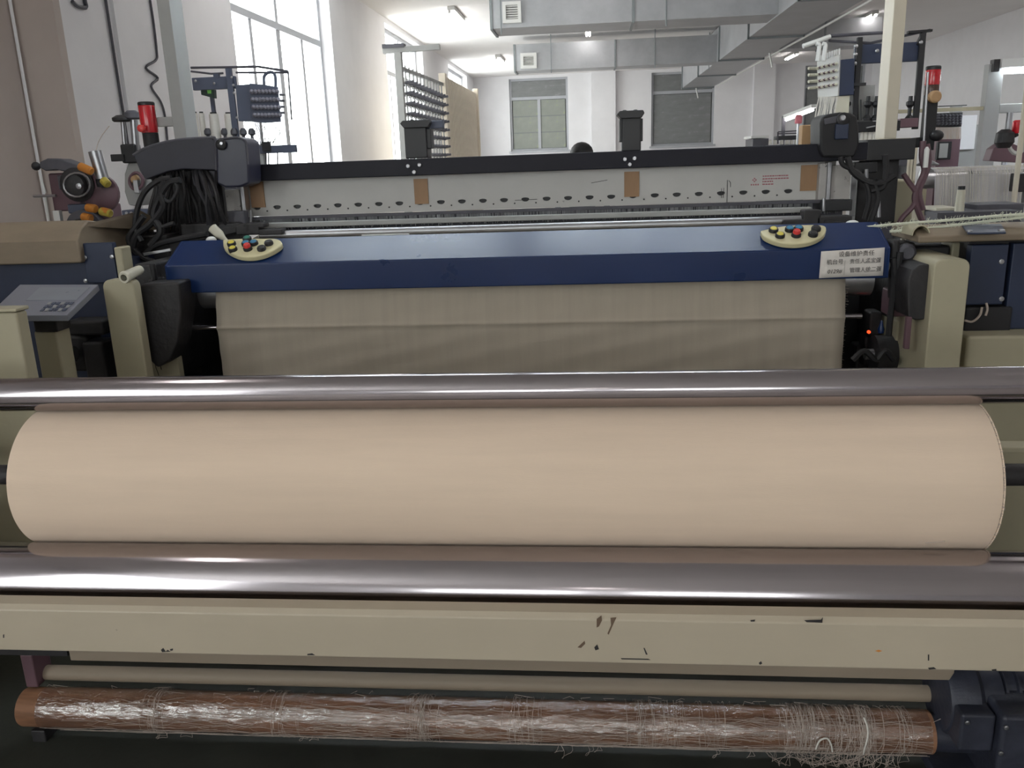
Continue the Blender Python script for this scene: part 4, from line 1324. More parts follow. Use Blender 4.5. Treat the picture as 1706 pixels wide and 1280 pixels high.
# ================================================================ winder in the foreground
RC, RR = Vector((0, 1.943, .748)), .18            # cloth roll axis and radius
RX0, RX1 = -1.405, .873
wx0, wx1 = -1.95, 1.42
wd = thing('cloth_winder', (-.27, 1.8, 0), 'cloth winding frame with polished steel rollers and a long chipped cream beam', 'winder')
BR = .042
back_c = Vector((0, RC.y - .016, RC.z + RR + BR + .0005))
FRR = .09
fd_ = Vector((0, math.cos(math.radians(231)), math.sin(math.radians(231))))
front_c = RC + fd_ * (RR + FRR + .0005)
MB().cyl((wx0, back_c.y, back_c.z), (wx1, back_c.y, back_c.z), BR, n=64).build('pressure_roller', 'chrome', wd)
MB().cyl((wx0, front_c.y, front_c.z), (wx1, front_c.y, front_c.z), FRR, n=72).build('drive_roller', 'chrome', wd)
# beam: pressed channel with a raised lip, in front of the drive roller
by = 1.60
zt, zb = .558, .449
prof = [(by + .052, zt + .004), (by + .012, zt + .004), (by, zt - .006), (by, zb), (by + .012, zb - .004), (by + .014, zb + .004), (by + .012, zt - .016), (by + .052, zt - .010)]
MB().prism([(wx0, y, z) for y, z in prof], (wx1 - wx0, 0, 0)).build('front_beam', 'cream_beam', wd, bevel=.003)
# side frames just outside the picture carrying the rollers
for x in (wx0 - .06, wx1):
    poly = [(x, by, 0), (x, by, zt), (x, front_c.y - .12, .68), (x, back_c.y - .1, 1.06), (x, back_c.y + .12, 1.06), (x, RC.y + .3, .6), (x, RC.y + .3, 0)]
    MB().prism(poly, (.06, 0, 0)).build('side_frame', 'cream', wd, bevel=.008)
# lower plate and round bar under the beam
q = pbox(116, 1085, 1592, 1104, 1.80, 1.84)
zl_ = at(853, 1108, 1.80).z
zp1 = at(853, 1118, 1.80).z
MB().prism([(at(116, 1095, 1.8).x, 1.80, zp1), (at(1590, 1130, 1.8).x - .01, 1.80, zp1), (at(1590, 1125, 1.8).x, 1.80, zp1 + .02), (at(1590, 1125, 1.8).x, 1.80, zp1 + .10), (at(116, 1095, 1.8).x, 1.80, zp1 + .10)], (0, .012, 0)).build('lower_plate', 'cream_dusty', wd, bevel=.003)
MB().box(wx0, at(116, 1095, 1.8).x - .02, 1.82, 1.84, zp1 + .0, zp1 + .08).build('plate_bracket', 'dark', wd, smooth=0)
MB().box(wx0, wx1, 1.86, 1.89, .34, .38).build('tie_bar', 'dark', wd, smooth=0)
bz = (at(40, 1126, 1.9).z + at(1590, 1156, 1.9).z) / 2
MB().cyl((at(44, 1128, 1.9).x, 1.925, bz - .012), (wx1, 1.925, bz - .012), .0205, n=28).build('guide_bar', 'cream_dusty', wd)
MB().box(*pbox(38, 1092, 58, 1146, 1.88, 1.95)).build('bar_bracket', 'maroon', wd, bevel=.004)
# the roll's axle
MB().cyl((wx0, RC.y, RC.z), (RX0 - .004, RC.y, RC.z), .026, n=20).build('axle', 'dark', wd)
MB().cyl((RX1 + .004, RC.y, RC.z), (wx1, RC.y, RC.z), .026, n=20).build('axle', 'dark', wd)
MB().box(RX1 + .05, wx1, RC.y + .05, RC.y + .1, RC.z + .035, RC.z + .05).build('axle_rail', 'cream', wd, bevel=.003)

# the wound cloth
n = 128
rl = MB()
prof_r = [(.03, RX0 + .002), (RR - .01, RX0 + .001), (RR - .001, RX0), (RR, RX0 + .004)]
mid = [(RR, RX0 + (RX1 - RX0) * k / 24) for k in range(1, 24)]
prof_r2 = [(RR, RX1 - .004), (RR - .001, RX1), (RR - .01, RX1 - .001), (.03, RX1 - .002)]
rl.lathe((0, RC.y, RC.z), (1, 0, 0), prof_r + mid + prof_r2, n)
roll = tag(rl.build('cloth_roll', 'cloth_roll', smooth=40), 'large cream cotton cloth roll lying between two polished steel rollers', 'cloth roll')
fz = MB()
rng = random.Random(17)
for k in range(260):
    a = rng.uniform(.45, 1.55) * PI
    r0_ = RR - rng.uniform(0, .018) if rng.random() < .5 else RR
    p = Vector((RX1 - .001, RC.y + r0_ * math.cos(a), RC.z + r0_ * math.sin(a)))
    L = rng.uniform(.003, .009)
    fz.tube([p, p + Vector((L * .7, rng.uniform(-.003, .003), rng.uniform(-.003, .003)))], .0007, 3)
fz.build('edge_fuzz', 'thread', roll, smooth=0, kind='stuff')
# layered edge at the right end
le = MB()
for k, (dx, rr) in enumerate(((.003, .1785), (.0055, .1735), (.002, .168))):
    le.tube([(RX1 + dx, RC.y + rr * math.cos(a * PI / 24), RC.z + rr * math.sin(a * PI / 24)) for a in range(49)], .0022, 5)
le.build('layered_edge', 'cloth_roll', roll)
tag(MB().tube(spline([Vector((.735 + .02 * i, RC.y - (RR + .0012) * math.cos(.62 - .02 * i), RC.z - (RR + .0012) * math.sin(.62 - .02 * i))) for i in range(3)], 4), .0012, 4).build('loose_thread', 'thread'),
    'short loose white thread end on the lower right of the cloth roll', 'thread')

# wrapped tube on the floor
TC_ = Vector((0, 1.875, .094))
TR = .054
tx0, tx1 = at(34, 1183, 1.85).x, at(1556, 1212, 1.85).x
tw = thing('wrapped_tube', (-.35, TC_.y, TC_.z - TR), 'long brown cardboard tube wrapped in clear film and tangled white thread, under the beam', 'tube')
MB().lathe((tx0, TC_.y, TC_.z), (1, 0, 0), [(TR - .012, .004), (TR - .004, 0), (TR - .002, .004), (TR - .002, tx1 - tx0)], 36).build('cardboard_core', 'kraft_tube', tw)
fl = MB()
rng = random.Random(31)
nx_, nk = 140, 36
for i in range(nx_ + 1):
    x = tx0 + .06 + (tx1 - tx0 - .07) * i / nx_
    for k in range(nk):
        t_ = 2 * PI * k / nk
        rr = TR + .0012 + .0012 * math.sin(i * 1.7 + k * 1.1) * math.sin(k * .9 + i * .31)
        fl.v.append(Vector((x, TC_.y + rr * math.cos(t_), TC_.z + rr * math.sin(t_))))
for i in range(nx_):
    for k in range(nk):
        k2 = (k + 1) % nk
        fl.f.append([i * nk + k, i * nk + k2, (i + 1) * nk + k2, (i + 1) * nk + k])
fl.build('wrap_film', 'film', tw, smooth=180)
th = MB()


def on_tube(x, a, r=TR + .003):
    return Vector((x, TC_.y + r * math.cos(a), TC_.z + r * math.sin(a)))


L_ = tx1 - tx0
# long threads lying along the tube
for k in range(420):
    x = tx0 + .05 + rng.random() ** .8 * (L_ - .2)
    a = PI + rng.uniform(-1.1, 1.1)
    ln = rng.uniform(.05, .28)
    da = rng.uniform(-.35, .35)
    pts = [on_tube(min(tx1 - .01, x + ln * j / 5), a + da * j / 5 + .06 * math.sin(j * 1.7 + k), TR + .0025 + rng.random() * .002) for j in range(6)]
    th.tube(pts, rng.uniform(.0003, .0006), 3)
# threads wound around it, gathered in bands and mostly near the right
bands = [(.165, .012, 16), (.31, .03, 20), (.465, .010, 30), (.475, .02, 14), (.575, .02, 22), (.705, .02, 20), (.72, .03, 16), (.78, .02, 14), (.87, .03, 60), (.905, .05, 90), (.93, .012, 40), (.97, .01, 20)]
for (u, sd_, cnt) in bands:
    for k in range(cnt):
        x = tx0 + L_ * min(.99, max(.02, rng.gauss(u, sd_ * .45)))
        a0 = rng.uniform(0, 2 * PI)
        sp_a = rng.uniform(1.5, 6.0)
        dr_ = rng.gauss(0, .012)
        wob = rng.uniform(0, .006)
        pts = [on_tube(x + dr_ * j / 14 + wob * math.sin(j * .9 + k), a0 + sp_a * j / 14, TR + .0025 + rng.random() * .0025) for j in range(15)]
        th.tube(pts, rng.uniform(.0003, .0006), 3)
# loops hanging below
for (u, w, dp, cnt) in ((.18, .03, .012, 3), (.33, .012, .006, 2), (.62, .016, .03, 2), (.655, .01, .02, 2), (.80, .012, .02, 2), (.86, .03, .03, 12), (.9, .05, .03, 22), (.935, .02, .04, 12), (.97, .015, .03, 5)):
    for k in range(cnt):
        x = tx0 + L_ * (u + rng.uniform(-.02, .02))
        w_ = w * rng.uniform(.6, 1.4)
        d__ = dp * rng.uniform(.5, 1.2)
        pts = []
        for j in range(11):
            s = j / 10
            pts.append(Vector((x + w_ * (s - .5) * 1.6 + .008 * math.sin(s * 9 + k), TC_.y - TR * .55 - .01 * math.sin(s * PI), TC_.z - TR * .85 - d__ * math.sin(s * PI) + .004 * math.sin(s * 12 + k))))
        th.tube(pts, rng.uniform(.0004, .0006), 3)
for k in range(60):
    x = tx0 + L_ * rng.random()
    p = on_tube(x, rng.uniform(.35, .75) * PI)
    th.tube([p, p + Vector((rng.uniform(-.01, .02), 0, rng.uniform(.004, .012))), p + Vector((rng.uniform(.01, .04), 0, rng.uniform(.0, .008)))], .0005, 3)
th.build('tangled_threads', 'thread', tw, smooth=0, kind='stuff')
for (u, a0) in ((.885, 2.6), (.93, 2.9)):
    x = tx0 + L_ * u
    pts = [on_tube(x - .012, 3.4, TR + .006), on_tube(x - .006, 2.95, TR + .01), on_tube(x + .012, 2.85, TR + .009), on_tube(x + .022, 3.1, TR + .008), on_tube(x + .028, 3.5, TR + .007)] if u < .9 else [on_tube(x + .004 * math.sin(j), 2.0 + j * .3, TR + .004) for j in range(7)]
    MB().tube(spline(pts, 5), .0022, 6).build('thick_strand', 'yarn', tw)

# motor at the right end of the tube
mx = at(1585, 1200, 1.8).x
mo = thing('winder_motor', (mx + .1, 1.82, 0), 'dark blue-grey gear motor with a round flange at the lower right corner', 'motor')
pm_ = at(1592, 1180, 1.80)
MB().lathe((mx - .005, 1.89, pm_.z - .02), (1, 0, 0), [(.05, 0), (.09, .004), (.096, .014), (.096, .07), (.08, .085), (.08, .13), (.05, .135)], 32).build('flange', 'motor', mo, smooth=40)
MB().box(*pbox(1599, 1192, 1658, 1254, 1.76, 1.9)).build('terminal_box', 'motor', mo, bevel=.008)
q = pbox(1664, 1196, 1790, 1300, 1.74, 1.95)
MB().box(q[0], q[1], q[2], q[3], 0.0, q[5]).build('gear_case', 'motor', mo, bevel=.012)
MB().cyl((mx + .1, 1.89, pm_.z + .0), (mx + .5, 1.89, pm_.z + .0), .055, n=24).build('motor_barrel', 'motor', mo)
for k in range(6):
    x = mx + .13 + k * .03
    MB().lathe((x, 1.89, pm_.z), (1, 0, 0), [(.056, 0), (.064, .002), (.064, .008), (.056, .010)], 24).build('cooling_fin', 'motor', mo)
for (x, y, Y) in ((1611, 1204, 1.758), (1676, 1212, 1.738), (1667, 1255, 1.738)):
    MB().lathe(at(x, y, Y), (0, -1, 0), [(.0055, 0), (.0055, .003), (.003, .004)], 10).build('screw', 'steel', mo)
MB().cyl((tx1 + .001, TC_.y, TC_.z), (mx + .12, TC_.y, TC_.z), .047, n=24).build('coupling', 'motor', mo)
MB().box(mx - .02, mx + .3, 1.82, 1.96, 0, .03).build('base_plate', 'motor', mo, bevel=.004)
# dark cradle that carries the tube's free end
cr = thing('tube_cradle', (tx0 + .05, TC_.y, 0), 'small dark cradle under the left end of the wrapped tube', 'cradle')
MB().box(tx0 + .02, tx0 + .06, TC_.y - .03, TC_.y + .06, 0, TC_.z - TR - .001).build('block', 'dark', cr, bevel=.004)

# chips and scratches in the beam's paint
for pts in ([(268, 1083), (272, 1080), (276, 1086), (279, 1083), (284, 1086), (270, 1087)], [(283, 1082), (288, 1081), (288, 1084), (284, 1085)], [(512, 1090), (520, 1089), (525, 1092), (512, 1092)],
            [(994, 1032), (1002, 1026), (1003, 1034), (998, 1044), (994, 1046)], [(1017, 1030), (1027, 1029), (1022, 1040), (1014, 1058), (1012, 1056), (1018, 1042)],
            [(962, 1079), (974, 1068), (975, 1073), (968, 1080)], [(990, 1079), (995, 1074), (998, 1082), (992, 1084)], [(1072, 1080), (1074, 1080), (1079, 1091), (1076, 1091)],
            [(1034, 1097), (1080, 1098), (1084, 1100), (1036, 1099)], [(1340, 1034), (1368, 1033), (1371, 1029), (1370, 1038), (1344, 1037)], [(1250, 1034), (1258, 1033), (1257, 1036), (1251, 1036)],
            [(1458, 1085), (1464, 1083), (1470, 1085), (1464, 1087)], [(1546, 1113), (1556, 1112), (1560, 1115), (1548, 1116)], [(1652, 1116), (1660, 1115), (1660, 1118), (1653, 1118)],
            [(5, 1058), (7, 1057), (7, 1063), (5, 1063)], [(1546, 1091), (1548, 1091), (1548, 1101), (1546, 1101)], [(1264, 1105), (1268, 1102), (1270, 1106), (1266, 1108)]):
    orange = pts[0] == (1458, 1085)
    MB().prism([at(x, y, by - .0004) for x, y in pts], (0, .0008, 0)).build('paint_chip', 'orange' if orange else ('rust' if pts[0] in ((994, 1032), (1017, 1030), (962, 1079)) else 'dark'), bpy.data.objects['front_beam'], smooth=0)

# ================================================================ machines in the background
def knob_mesh(s=1.0):
    return MB().lathe((0, 0, 0), (0, -1, 0), [(.004 * s, 0), (.004 * s, .012 * s), (.013 * s, .012 * s), (.014 * s, .017 * s), (.008 * s, .022 * s), (.003, .034 * s)], 10)


def knobs(parent, rows, cols, corner, du, dv, n, mt, s=1.0):
    base = None
    for j in range(rows):
        for i in range(cols):
            p = Vector(corner) + Vector(du) * i + Vector(dv) * j
            if base is None:
                k = knob_mesh(s)
                R = Vector((0, -1, 0)).rotation_difference(Vector(n)).to_matrix()
                k.v = [R @ v + p for v in k.v]
                base = k.build('tension_knob', mt, parent)
                first = p
            else:
                c_ = base.copy()
                C.objects.link(c_)
                WORLD[c_.name] = WORLD[base.name] + (p - first)
                c_.location = base.location + (p - first)


def cone(px, py0, py1, Y, label, w, group='yarn packages on the racks'):
    p = at(px, py1, Y)
    h = at(px, py0, Y).z - p.z
    r = w * Y / 1400 / 2
    t = thing('yarn_cone', (p.x, Y, p.z), label, 'yarn cone', group)
    MB().lathe((p.x, Y, p.z), (0, 0, 1), [(r * .8, 0), (r, .004), (r * .86, h * .93), (r * .7, h * .95)], 16).build('yarn', 'yarn', t)
    MB().lathe((p.x, Y, p.z + h * .95), (0, 0, 1), [(r * .62, 0), (r * .62, h * .05)], 12).build('tube_tip', 'black', t)
    return t


# rack at left
Y = 5.2
ra = thing('yarn_rack', (at(390, 260, Y).x, Y, 0), 'slate blue yarn tension rack in front of the bright left window', 'yarn rack', 'yarn tension racks behind the loom')
MB().box(*pbox(320, 128, 392, 149, Y, Y + .03)).build('cross_plate', 'slate', ra, bevel=.003)
MB().box(*pbox(383, 113, 393, 260, Y - .02, Y)).build('upright', 'slate', ra, bevel=.003)
for (x, y) in ((326, 135), (357, 139), (386, 129), (389, 142), (390, 155), (395, 196)):
    MB().lathe(at(x, y, Y - .021), (0, -1, 0), [(.008, 0), (.008, .005), (.004, .007)], 10).build('bolt', 'steel', ra)
MB().tube([at(318, 113, Y), at(385, 112, Y), at(430, 111, Y), at(480, 119, Y)], .007, 6).build('guide_rail', 'dusty', ra)
MB().tube([at(393, 121, Y), at(440, 121, Y), at(480, 121, Y)], .006, 6).build('guide_rail', 'dusty', ra)
MB().tube([at(318, 119, Y), at(352, 123, Y), at(372, 122, Y)], .006, 6).build('guide_rail', 'dusty', ra)
MB().cyl(at(480, 119, Y), at(486, 200, Y), .005, n=6).build('hanger', 'dusty', ra)
MB().box(*pbox(355, 121, 364, 130, Y - .005, Y + .02)).build('rail_bracket', 'slate', ra, bevel=.002)
poly = [at(x, y, Y - .03) for x, y in [(392, 142), (416, 140), (419, 202), (397, 202)]]
MB().prism(poly, (0, .1, 0)).build('side_plate', 'slate', ra, bevel=.004)
A = at(416, 140, Y - .04)
poly = [at(x, y, Y - .05) for x, y in [(415, 139), (441, 141), (462, 145), (467, 203), (440, 205), (419, 203)]]
MB().prism(poly, (0, .015, 0)).build('tension_plate', 'slate', ra, bevel=.003)
c0 = at(421, 153, Y - .051)
knobs(ra, 4, 8, c0, (at(463, 153, Y - .051) - c0) / 7 * 1.0, (at(426, 192, Y - .051) - c0) / 3, (0, -1, 0), 'knob_grey')
for k in range(4):
    p = at(466, 158 + k * 10, Y - .03)
    MB().cyl(p, at(474, 158 + k * 10, Y - .03), .006, n=8).build('thread_hook', 'dusty', ra)
MB().tube(spline([at(x, y, Y) for x, y in [(440, 142), (440, 128), (447, 121), (456, 122), (459, 132), (459, 146)]], 4), .009, 6).build('loop_handle', 'slate', ra)
tm = MB()
rng = random.Random(2)
for k in range(26):
    x = 424 + k * 1.6
    tm.tube([at(x, 204, Y - .03), at(x + 5 + rng.uniform(-2, 2), 222, Y - .03), at(x * .6 + 178 + rng.uniform(-2, 2), 242, Y - .03)], .0016, 3)
tm.build('hanging_threads', 'dusty', ra, smooth=0, kind='stuff')
MB().box(*pbox(432, 242, 492, 255, Y - .04, Y)).build('lower_bar', 'slate', ra, bevel=.003)
MB().box(*pbox(414, 241, 438, 276, Y - .03, Y + .02)).build('spool_box', 'grey', ra, bevel=.004)
MB().box(*pbox(436, 236, 450, 252, Y - .06, Y - .04)).build('bar_clamp', 'rubber', ra, bevel=.003)
for x in (443, 447, 462):
    MB().cyl(at(x, 252, Y), at(x + 3, 330, Y), .004, n=6).build('leg_rod', 'dusty', ra)
sx = [at(x, 262, Y).x for x in (322, 400)]
MB().box(sx[0], sx[1], Y - .06, Y + .12, at(360, 236, Y).z - .03, at(360, 236, Y).z - .001).build('cone_shelf', 'dusty', ra, smooth=0)
MB().box(sx[0] + .05, sx[1] - .05, Y + .0, Y + .1, 0, at(360, 236, Y).z - .031).build('stand', 'dusty', ra, smooth=0)
for (x, y0) in ((348, 213), (376, 215), (392, 213), (407, 214), (421, 214)):
    MB().lathe(at(x, 235, Y - .02), (0, 0, 1), [(.010, 0), (.010, .03), (.022, .04), (.022, .06), (.012, .075)], 10).build('spindle', 'dusty', ra)
MB().box(at(405, 236, Y).x, at(425, 236, Y).x, Y - .05, Y + .05, at(410, 236, Y).z - .03, at(410, 236, Y).z - .001).build('spindle_shelf', 'dusty', ra, smooth=0)
for (x, y0, y1, w, lb) in ((331, 186, 235, 8, 'thin white yarn cone at the left end of the row below the blue plate'), (341, 186, 235, 10, 'second white yarn cone from the left below the blue plate'),
                           (361, 187, 235, 17, 'largest white yarn cone, in front of the lit keypad screen'), (386, 187, 235, 16, 'white yarn cone directly left of the blue rack upright')):
    cone(x, y0, y1, Y - .0 if w > 12 else Y + .06, lb, w)
sc_t = thing('control_screen', (at(345, 156, 5.5).x, 5.5, 1.9), 'dark screen with a green readout under the left blue cross plate', 'screen')
poly = [at(x, y, 5.3) for x, y in [(334, 149), (356, 149), (357, 164), (335, 158)]]
MB().prism(poly, (0, .04, 0)).build('casing', mat('dark_green_case', (40, 66, 58), .4), sc_t, bevel=.003)
MB().prism([p + Vector((0, -.002, 0)) for p in [at(x, y, 5.3) for x, y in [(345, 150), (352, 150), (352, 156), (346, 156)]]], (0, .0015, 0)).build('readout', mat('green_readout', (120, 200, 110), .4, emit=((110, 170, 70), .25)), sc_t, smooth=0)
MB().box(*pbox(351, 150, 356, 200, 5.345, 5.37)).build('stalk', 'slate', sc_t, smooth=0)

# rack at right
Y = 4.9
rb_ = thing('yarn_rack', (at(1440, 240, Y).x, Y, 0), 'dark navy yarn tension rack with white hooks, partly behind the right cream post', 'yarn rack', 'yarn tension racks behind the loom')
MB().box(*pbox(1424, 72, 1535, 104, Y, Y + .03)).build('cross_plate', 'navy', rb_, bevel=.003)
MB().box(*pbox(1423, 62, 1432, 240, Y - .02, Y)).build('upright', 'rubber', rb_, bevel=.003)
MB().box(*pbox(1527, 55, 1537, 215, Y - .02, Y)).build('upright', 'rubber', rb_, bevel=.003)
for (x, y) in ((1426, 77), (1425, 91), (1424, 106), (1461, 85), (1534, 71), (1420, 150)):
    MB().lathe(at(x, y, Y - .021), (0, -1, 0), [(.010, 0), (.010, .006), (.005, .009)], 10).build('bolt', 'steel', rb_)
MB().tube([at(1338, 77, Y - .05), at(1383, 60, Y), at(1430, 57, Y), at(1480, 54, Y)], .009, 6).build('guide_rail', 'dusty', rb_)
MB().cyl(at(1338, 77, Y - .06), at(1383, 61, Y - .02), .012, n=8).build('rail_end', 'lamp_body', rb_)
MB().tube([at(1380, 68, Y + .02), at(1450, 72, Y + .02), at(1550, 50, Y + .02)], .007, 6).build('guide_rail', 'dusty', rb_)
MB().bar(at(1512, 54, Y), at(1552, 51, Y), .03, .012).build('guide_rail', 'rubber', rb_, smooth=0)
MB().bar(at(1540, 52, Y), at(1529, 76, Y), .03, .02).build('brace', 'rubber', rb_, smooth=0)
poly = [at(x, y, Y - .04) for x, y in [(1398, 100), (1424, 97), (1423, 158), (1396, 160)]]
MB().prism(poly, (0, .1, 0)).build('side_plate', 'navy', rb_, bevel=.004)
poly = [at(1361, 103, Y + .12), at(1399, 90, Y - .06), at(1396, 160, Y - .06), at(1362, 163, Y + .12)]
MB().prism(poly, (.012, .02, 0)).build('tension_plate', 'lamp_body', rb_, bevel=.003)
c0 = at(1365, 113, Y + .10)
du_ = (at(1396, 106, Y - .065) - c0) / 8
nvec = Vector((-(du_.y), du_.x, 0)).normalized()
nvec = -nvec if nvec.y > 0 else nvec
knobs(rb_, 4, 5, c0, du_ * 2, (at(1365, 146, Y + .10) - c0) / 3, nvec, 'plastic_cream', .6)
knobs(rb_, 4, 4, c0 + du_, du_ * 2, (at(1365, 146, Y + .10) - c0) / 3, nvec, 'maroon', .55)
for k in range(10):
    t_ = k / 9
    p = at(1363, 103, Y + .115).lerp(at(1398, 91, Y - .06), t_)
    MB().box(p.x - .003, p.x + .003, p.y - .006, p.y + .006, p.z, p.z + .03).build('comb_tooth', 'lamp_body', rb_, smooth=0)
for k in range(4):
    MB().cyl(at(1362, 114 + k * 10.5, Y + .11), at(1347, 114 + k * 11, Y + .08), .008, n=8).build('thread_hook', 'plastic_cream', rb_)
for x in (1362, 1372):
    MB().tube(spline([at(x - 2, 73, Y - .1), at(x + 3, 75, Y - .1), at(x + 2, 86, Y - .1), at(x, 102, Y - .1)], 4), .012, 8).build('white_hook', 'lamp_body', rb_)
tm = MB()
for k in range(24):
    x = 1364 + k * 1.4
    tm.tube([at(x, 161, Y - .1), at(x - 4 + rng.uniform(-3, 3), 180, Y - .1), at(1353 + k * 1.6 + rng.uniform(-3, 3), 212, Y - .1)], .0022, 3)
tm.build('hanging_threads', 'yarn', rb_, smooth=0, kind='stuff')
MB().box(*pbox(1392, 160, 1414, 215, Y - .03, Y - .02)).build('pale_sheet', 'plastic_cream', rb_, smooth=0)
MB().box(*pbox(1426, 142, 1456, 205, Y + .04, Y + .06)).build('pale_sheet', 'grey', rb_, smooth=0)
MB().box(*pbox(1418, 138, 1443, 143, Y - .03, Y)).build('stop_bar', 'black', rb_, smooth=0)
for x in (1429, 1434):
    MB().cyl(at(x, 200, Y), at(x, 166, Y), .004, n=6).build('pin', 'black', rb_)
MB().box(*pbox(1428, 202, 1500, 219, Y - .04, Y + .12)).build('spindle_shelf', 'rubber', rb_, bevel=.003)
MB().box(*pbox(1500, 197, 1530, 212, Y - .04, Y + .12)).build('spindle_shelf', 'maroon', rb_, bevel=.003)
MB().bar(at(1443, 213, Y - .05), at(1458, 210, Y - .05), .01, .006).build('shelf_mark', 'steel', rb_, smooth=0)
for x in (1409, 1444, 1458, 1470, 1514):
    MB().lathe(at(x, 201, Y), (0, 0, 1), [(.024, 0), (.024, .012), (.010, .03), (.010, .065), (.022, .08), (.022, .095), (.012, .10), (.010, .125)], 10).build('spindle', 'black', rb_)
MB().box(at(1432, 236, Y).x, at(1530, 236, Y).x, Y, Y + .1, 0, at(1470, 238, Y).z).build('stand', 'dusty', rb_, smooth=0)
for i, x in enumerate((1435, 1441.5, 1448, 1455, 1461)):
    cone(x, 219, 238, Y - .02, ['leftmost', 'second', 'third', 'fourth', 'rightmost'][i] + ' of the five short white bobbins under the dark spindle shelf, counted from the left', 6.2, 'bobbins under the spindle shelf')

# frame with a lit tube and bobbins beyond the beam at right
Y = 9.0
ff = thing('lamp_frame', (at(1330, 240, Y).x, Y, 0), 'thin grey frame with a lit tube lamp far behind the cardboard box', 'lamp frame')
a_, b_ = at(1308, 200, Y), at(1356, 182, Y - .4)
MB().bar(a_ + Vector((0, 0, .03)), b_ + Vector((0, 0, .03)), .06, .03).build('lamp_housing', 'lamp_body', ff, smooth=0)
MB().cyl(a_ + (b_ - a_) * .04, a_ + (b_ - a_) * .48, .016, n=8).build('tube', 'tube', ff)
MB().cyl(a_ + (b_ - a_) * .5, a_ + (b_ - a_) * .96, .016, n=8).build('tube', 'tube', ff)
MB().box(a_.x - .03, a_.x + .0, Y - .02, Y + .02, 0, a_.z + .04).build('post', 'dusty', ff, smooth=0)
bk = thing('bobbin_bench', (at(1300, 240, 8.6).x, 8.6, 0), 'low dark bobbin bench with wire rails beyond the black beam', 'bench')
MB().box(*pbox(1254, 231, 1280, 262, 8.6, 9.0)).build('dark_box', 'dusty', bk, smooth=0)
MB().box(*pbox(1252, 226, 1281, 230, 8.58, 9.0)).build('box_lid', 'lamp_body', bk, smooth=0)
MB().box(*pbox(1296, 226, 1330, 233, 8.6, 8.8)).build('holder', 'black', bk, smooth=0)
q = pbox(1278, 241, 1342, 262, 8.5, 8.95)
MB().box(q[0], q[1], q[2], q[3], 0, q[5]).build('bench_body', 'dusty', bk, smooth=0)
for (x0, y0, x1, y1) in ((1296, 220, 1330, 218), (1296, 220, 1296, 240), (1330, 218, 1330, 240), (1296, 223, 1330, 222)):
    MB().bar(at(x0, y0, 8.6), at(x1, y1, 8.6), .012, .012).build('wire_rail', 'dusty', bk, smooth=0)
for i, x in enumerate((1283, 1291, 1302, 1311, 1318, 1326, 1333)):
    cone(x, 233, 241, 8.56, ['first', 'second', 'third', 'fourth', 'fifth', 'sixth', 'seventh'][i] + ' white bobbin from the left in the far row beyond the black beam', 5.5, 'bobbins on the far bench')
t = thing('signal_light', at(1330, 222, 8.5), 'small faded pink signal light far off beside the cardboard box', 'signal light')
p = at(1330, 206, 8.4)
MB().lathe((p.x, 8.4, p.z), (0, 0, 1), [(.03, 0), (.034, .01), (.034, .06), (.02, .08)], 14).build('lens', mat('pink_lens', (214, 120, 132), .4), t)
MB().cyl((p.x, 8.4, 0.0), (p.x, 8.4, p.z), .012, n=8).build('pole', 'steel', t)

# second loom to the right with its warp sheet
Y = 5.3
l2 = thing('warp_beam_stand', (at(1630, 330, Y).x, Y, 0), 'neighbouring machine with a white sheet of warp threads falling from a steel roller', 'machine')
xa, xb = at(1548, 300, Y).x, at(1548, 300, Y).x + 1.6
rz = at(1620, 296, Y).z
MB().cyl((xa - .02, Y, rz), (xb, Y, rz), .055, n=28).build('guide_roller', 'steel', l2)
MB().lathe((xa - .06, Y, rz), (1, 0, 0), [(.03, 0), (.06, .01), (.06, .04)], 20).build('roller_end', 'steel', l2)
sh_ = MB()
prof = [(Y + 1.3, rz + .035), (Y + .6, rz + .052), (Y + .1, rz + .062), (Y + .02, rz + .060), (Y - .03, rz + .050), (Y - .052, rz + .02), (Y - .058, rz - .01), (Y - .075, rz - .12), (Y - .12, rz - .5), (Y - .16, rz - .8)]
for (y, z) in prof:
    sh_.v += [Vector((xa + .01, y, z)), Vector((xb - .02, y, z))]
sh_.f += [[2 * i, 2 * i + 1, 2 * i + 3, 2 * i + 2] for i in range(len(prof) - 1)]
sh_.build('warp_sheet', 'warp', l2, smooth=60)
wt = MB()
for k in range(170):
    x = xa + .02 + k * .0068 + rng.uniform(-.002, .002)
    wt.tube([(x, y - .006, z + .004) for (y, z) in prof[3:]], rng.choice((.0012, .0018, .0026)), 3)
wt.build('warp_threads', 'yarn', l2, smooth=0, kind='stuff')
MB().box(xa - .09, xa - .065, Y - .15, Y + 1.2, 0, rz - .05).build('side_frame', 'cream', l2, smooth=0)
MB().box(xa - .065, xb, Y + .05, Y + .1, 0, rz - .3).build('back_plate', 'grey', l2, smooth=0)
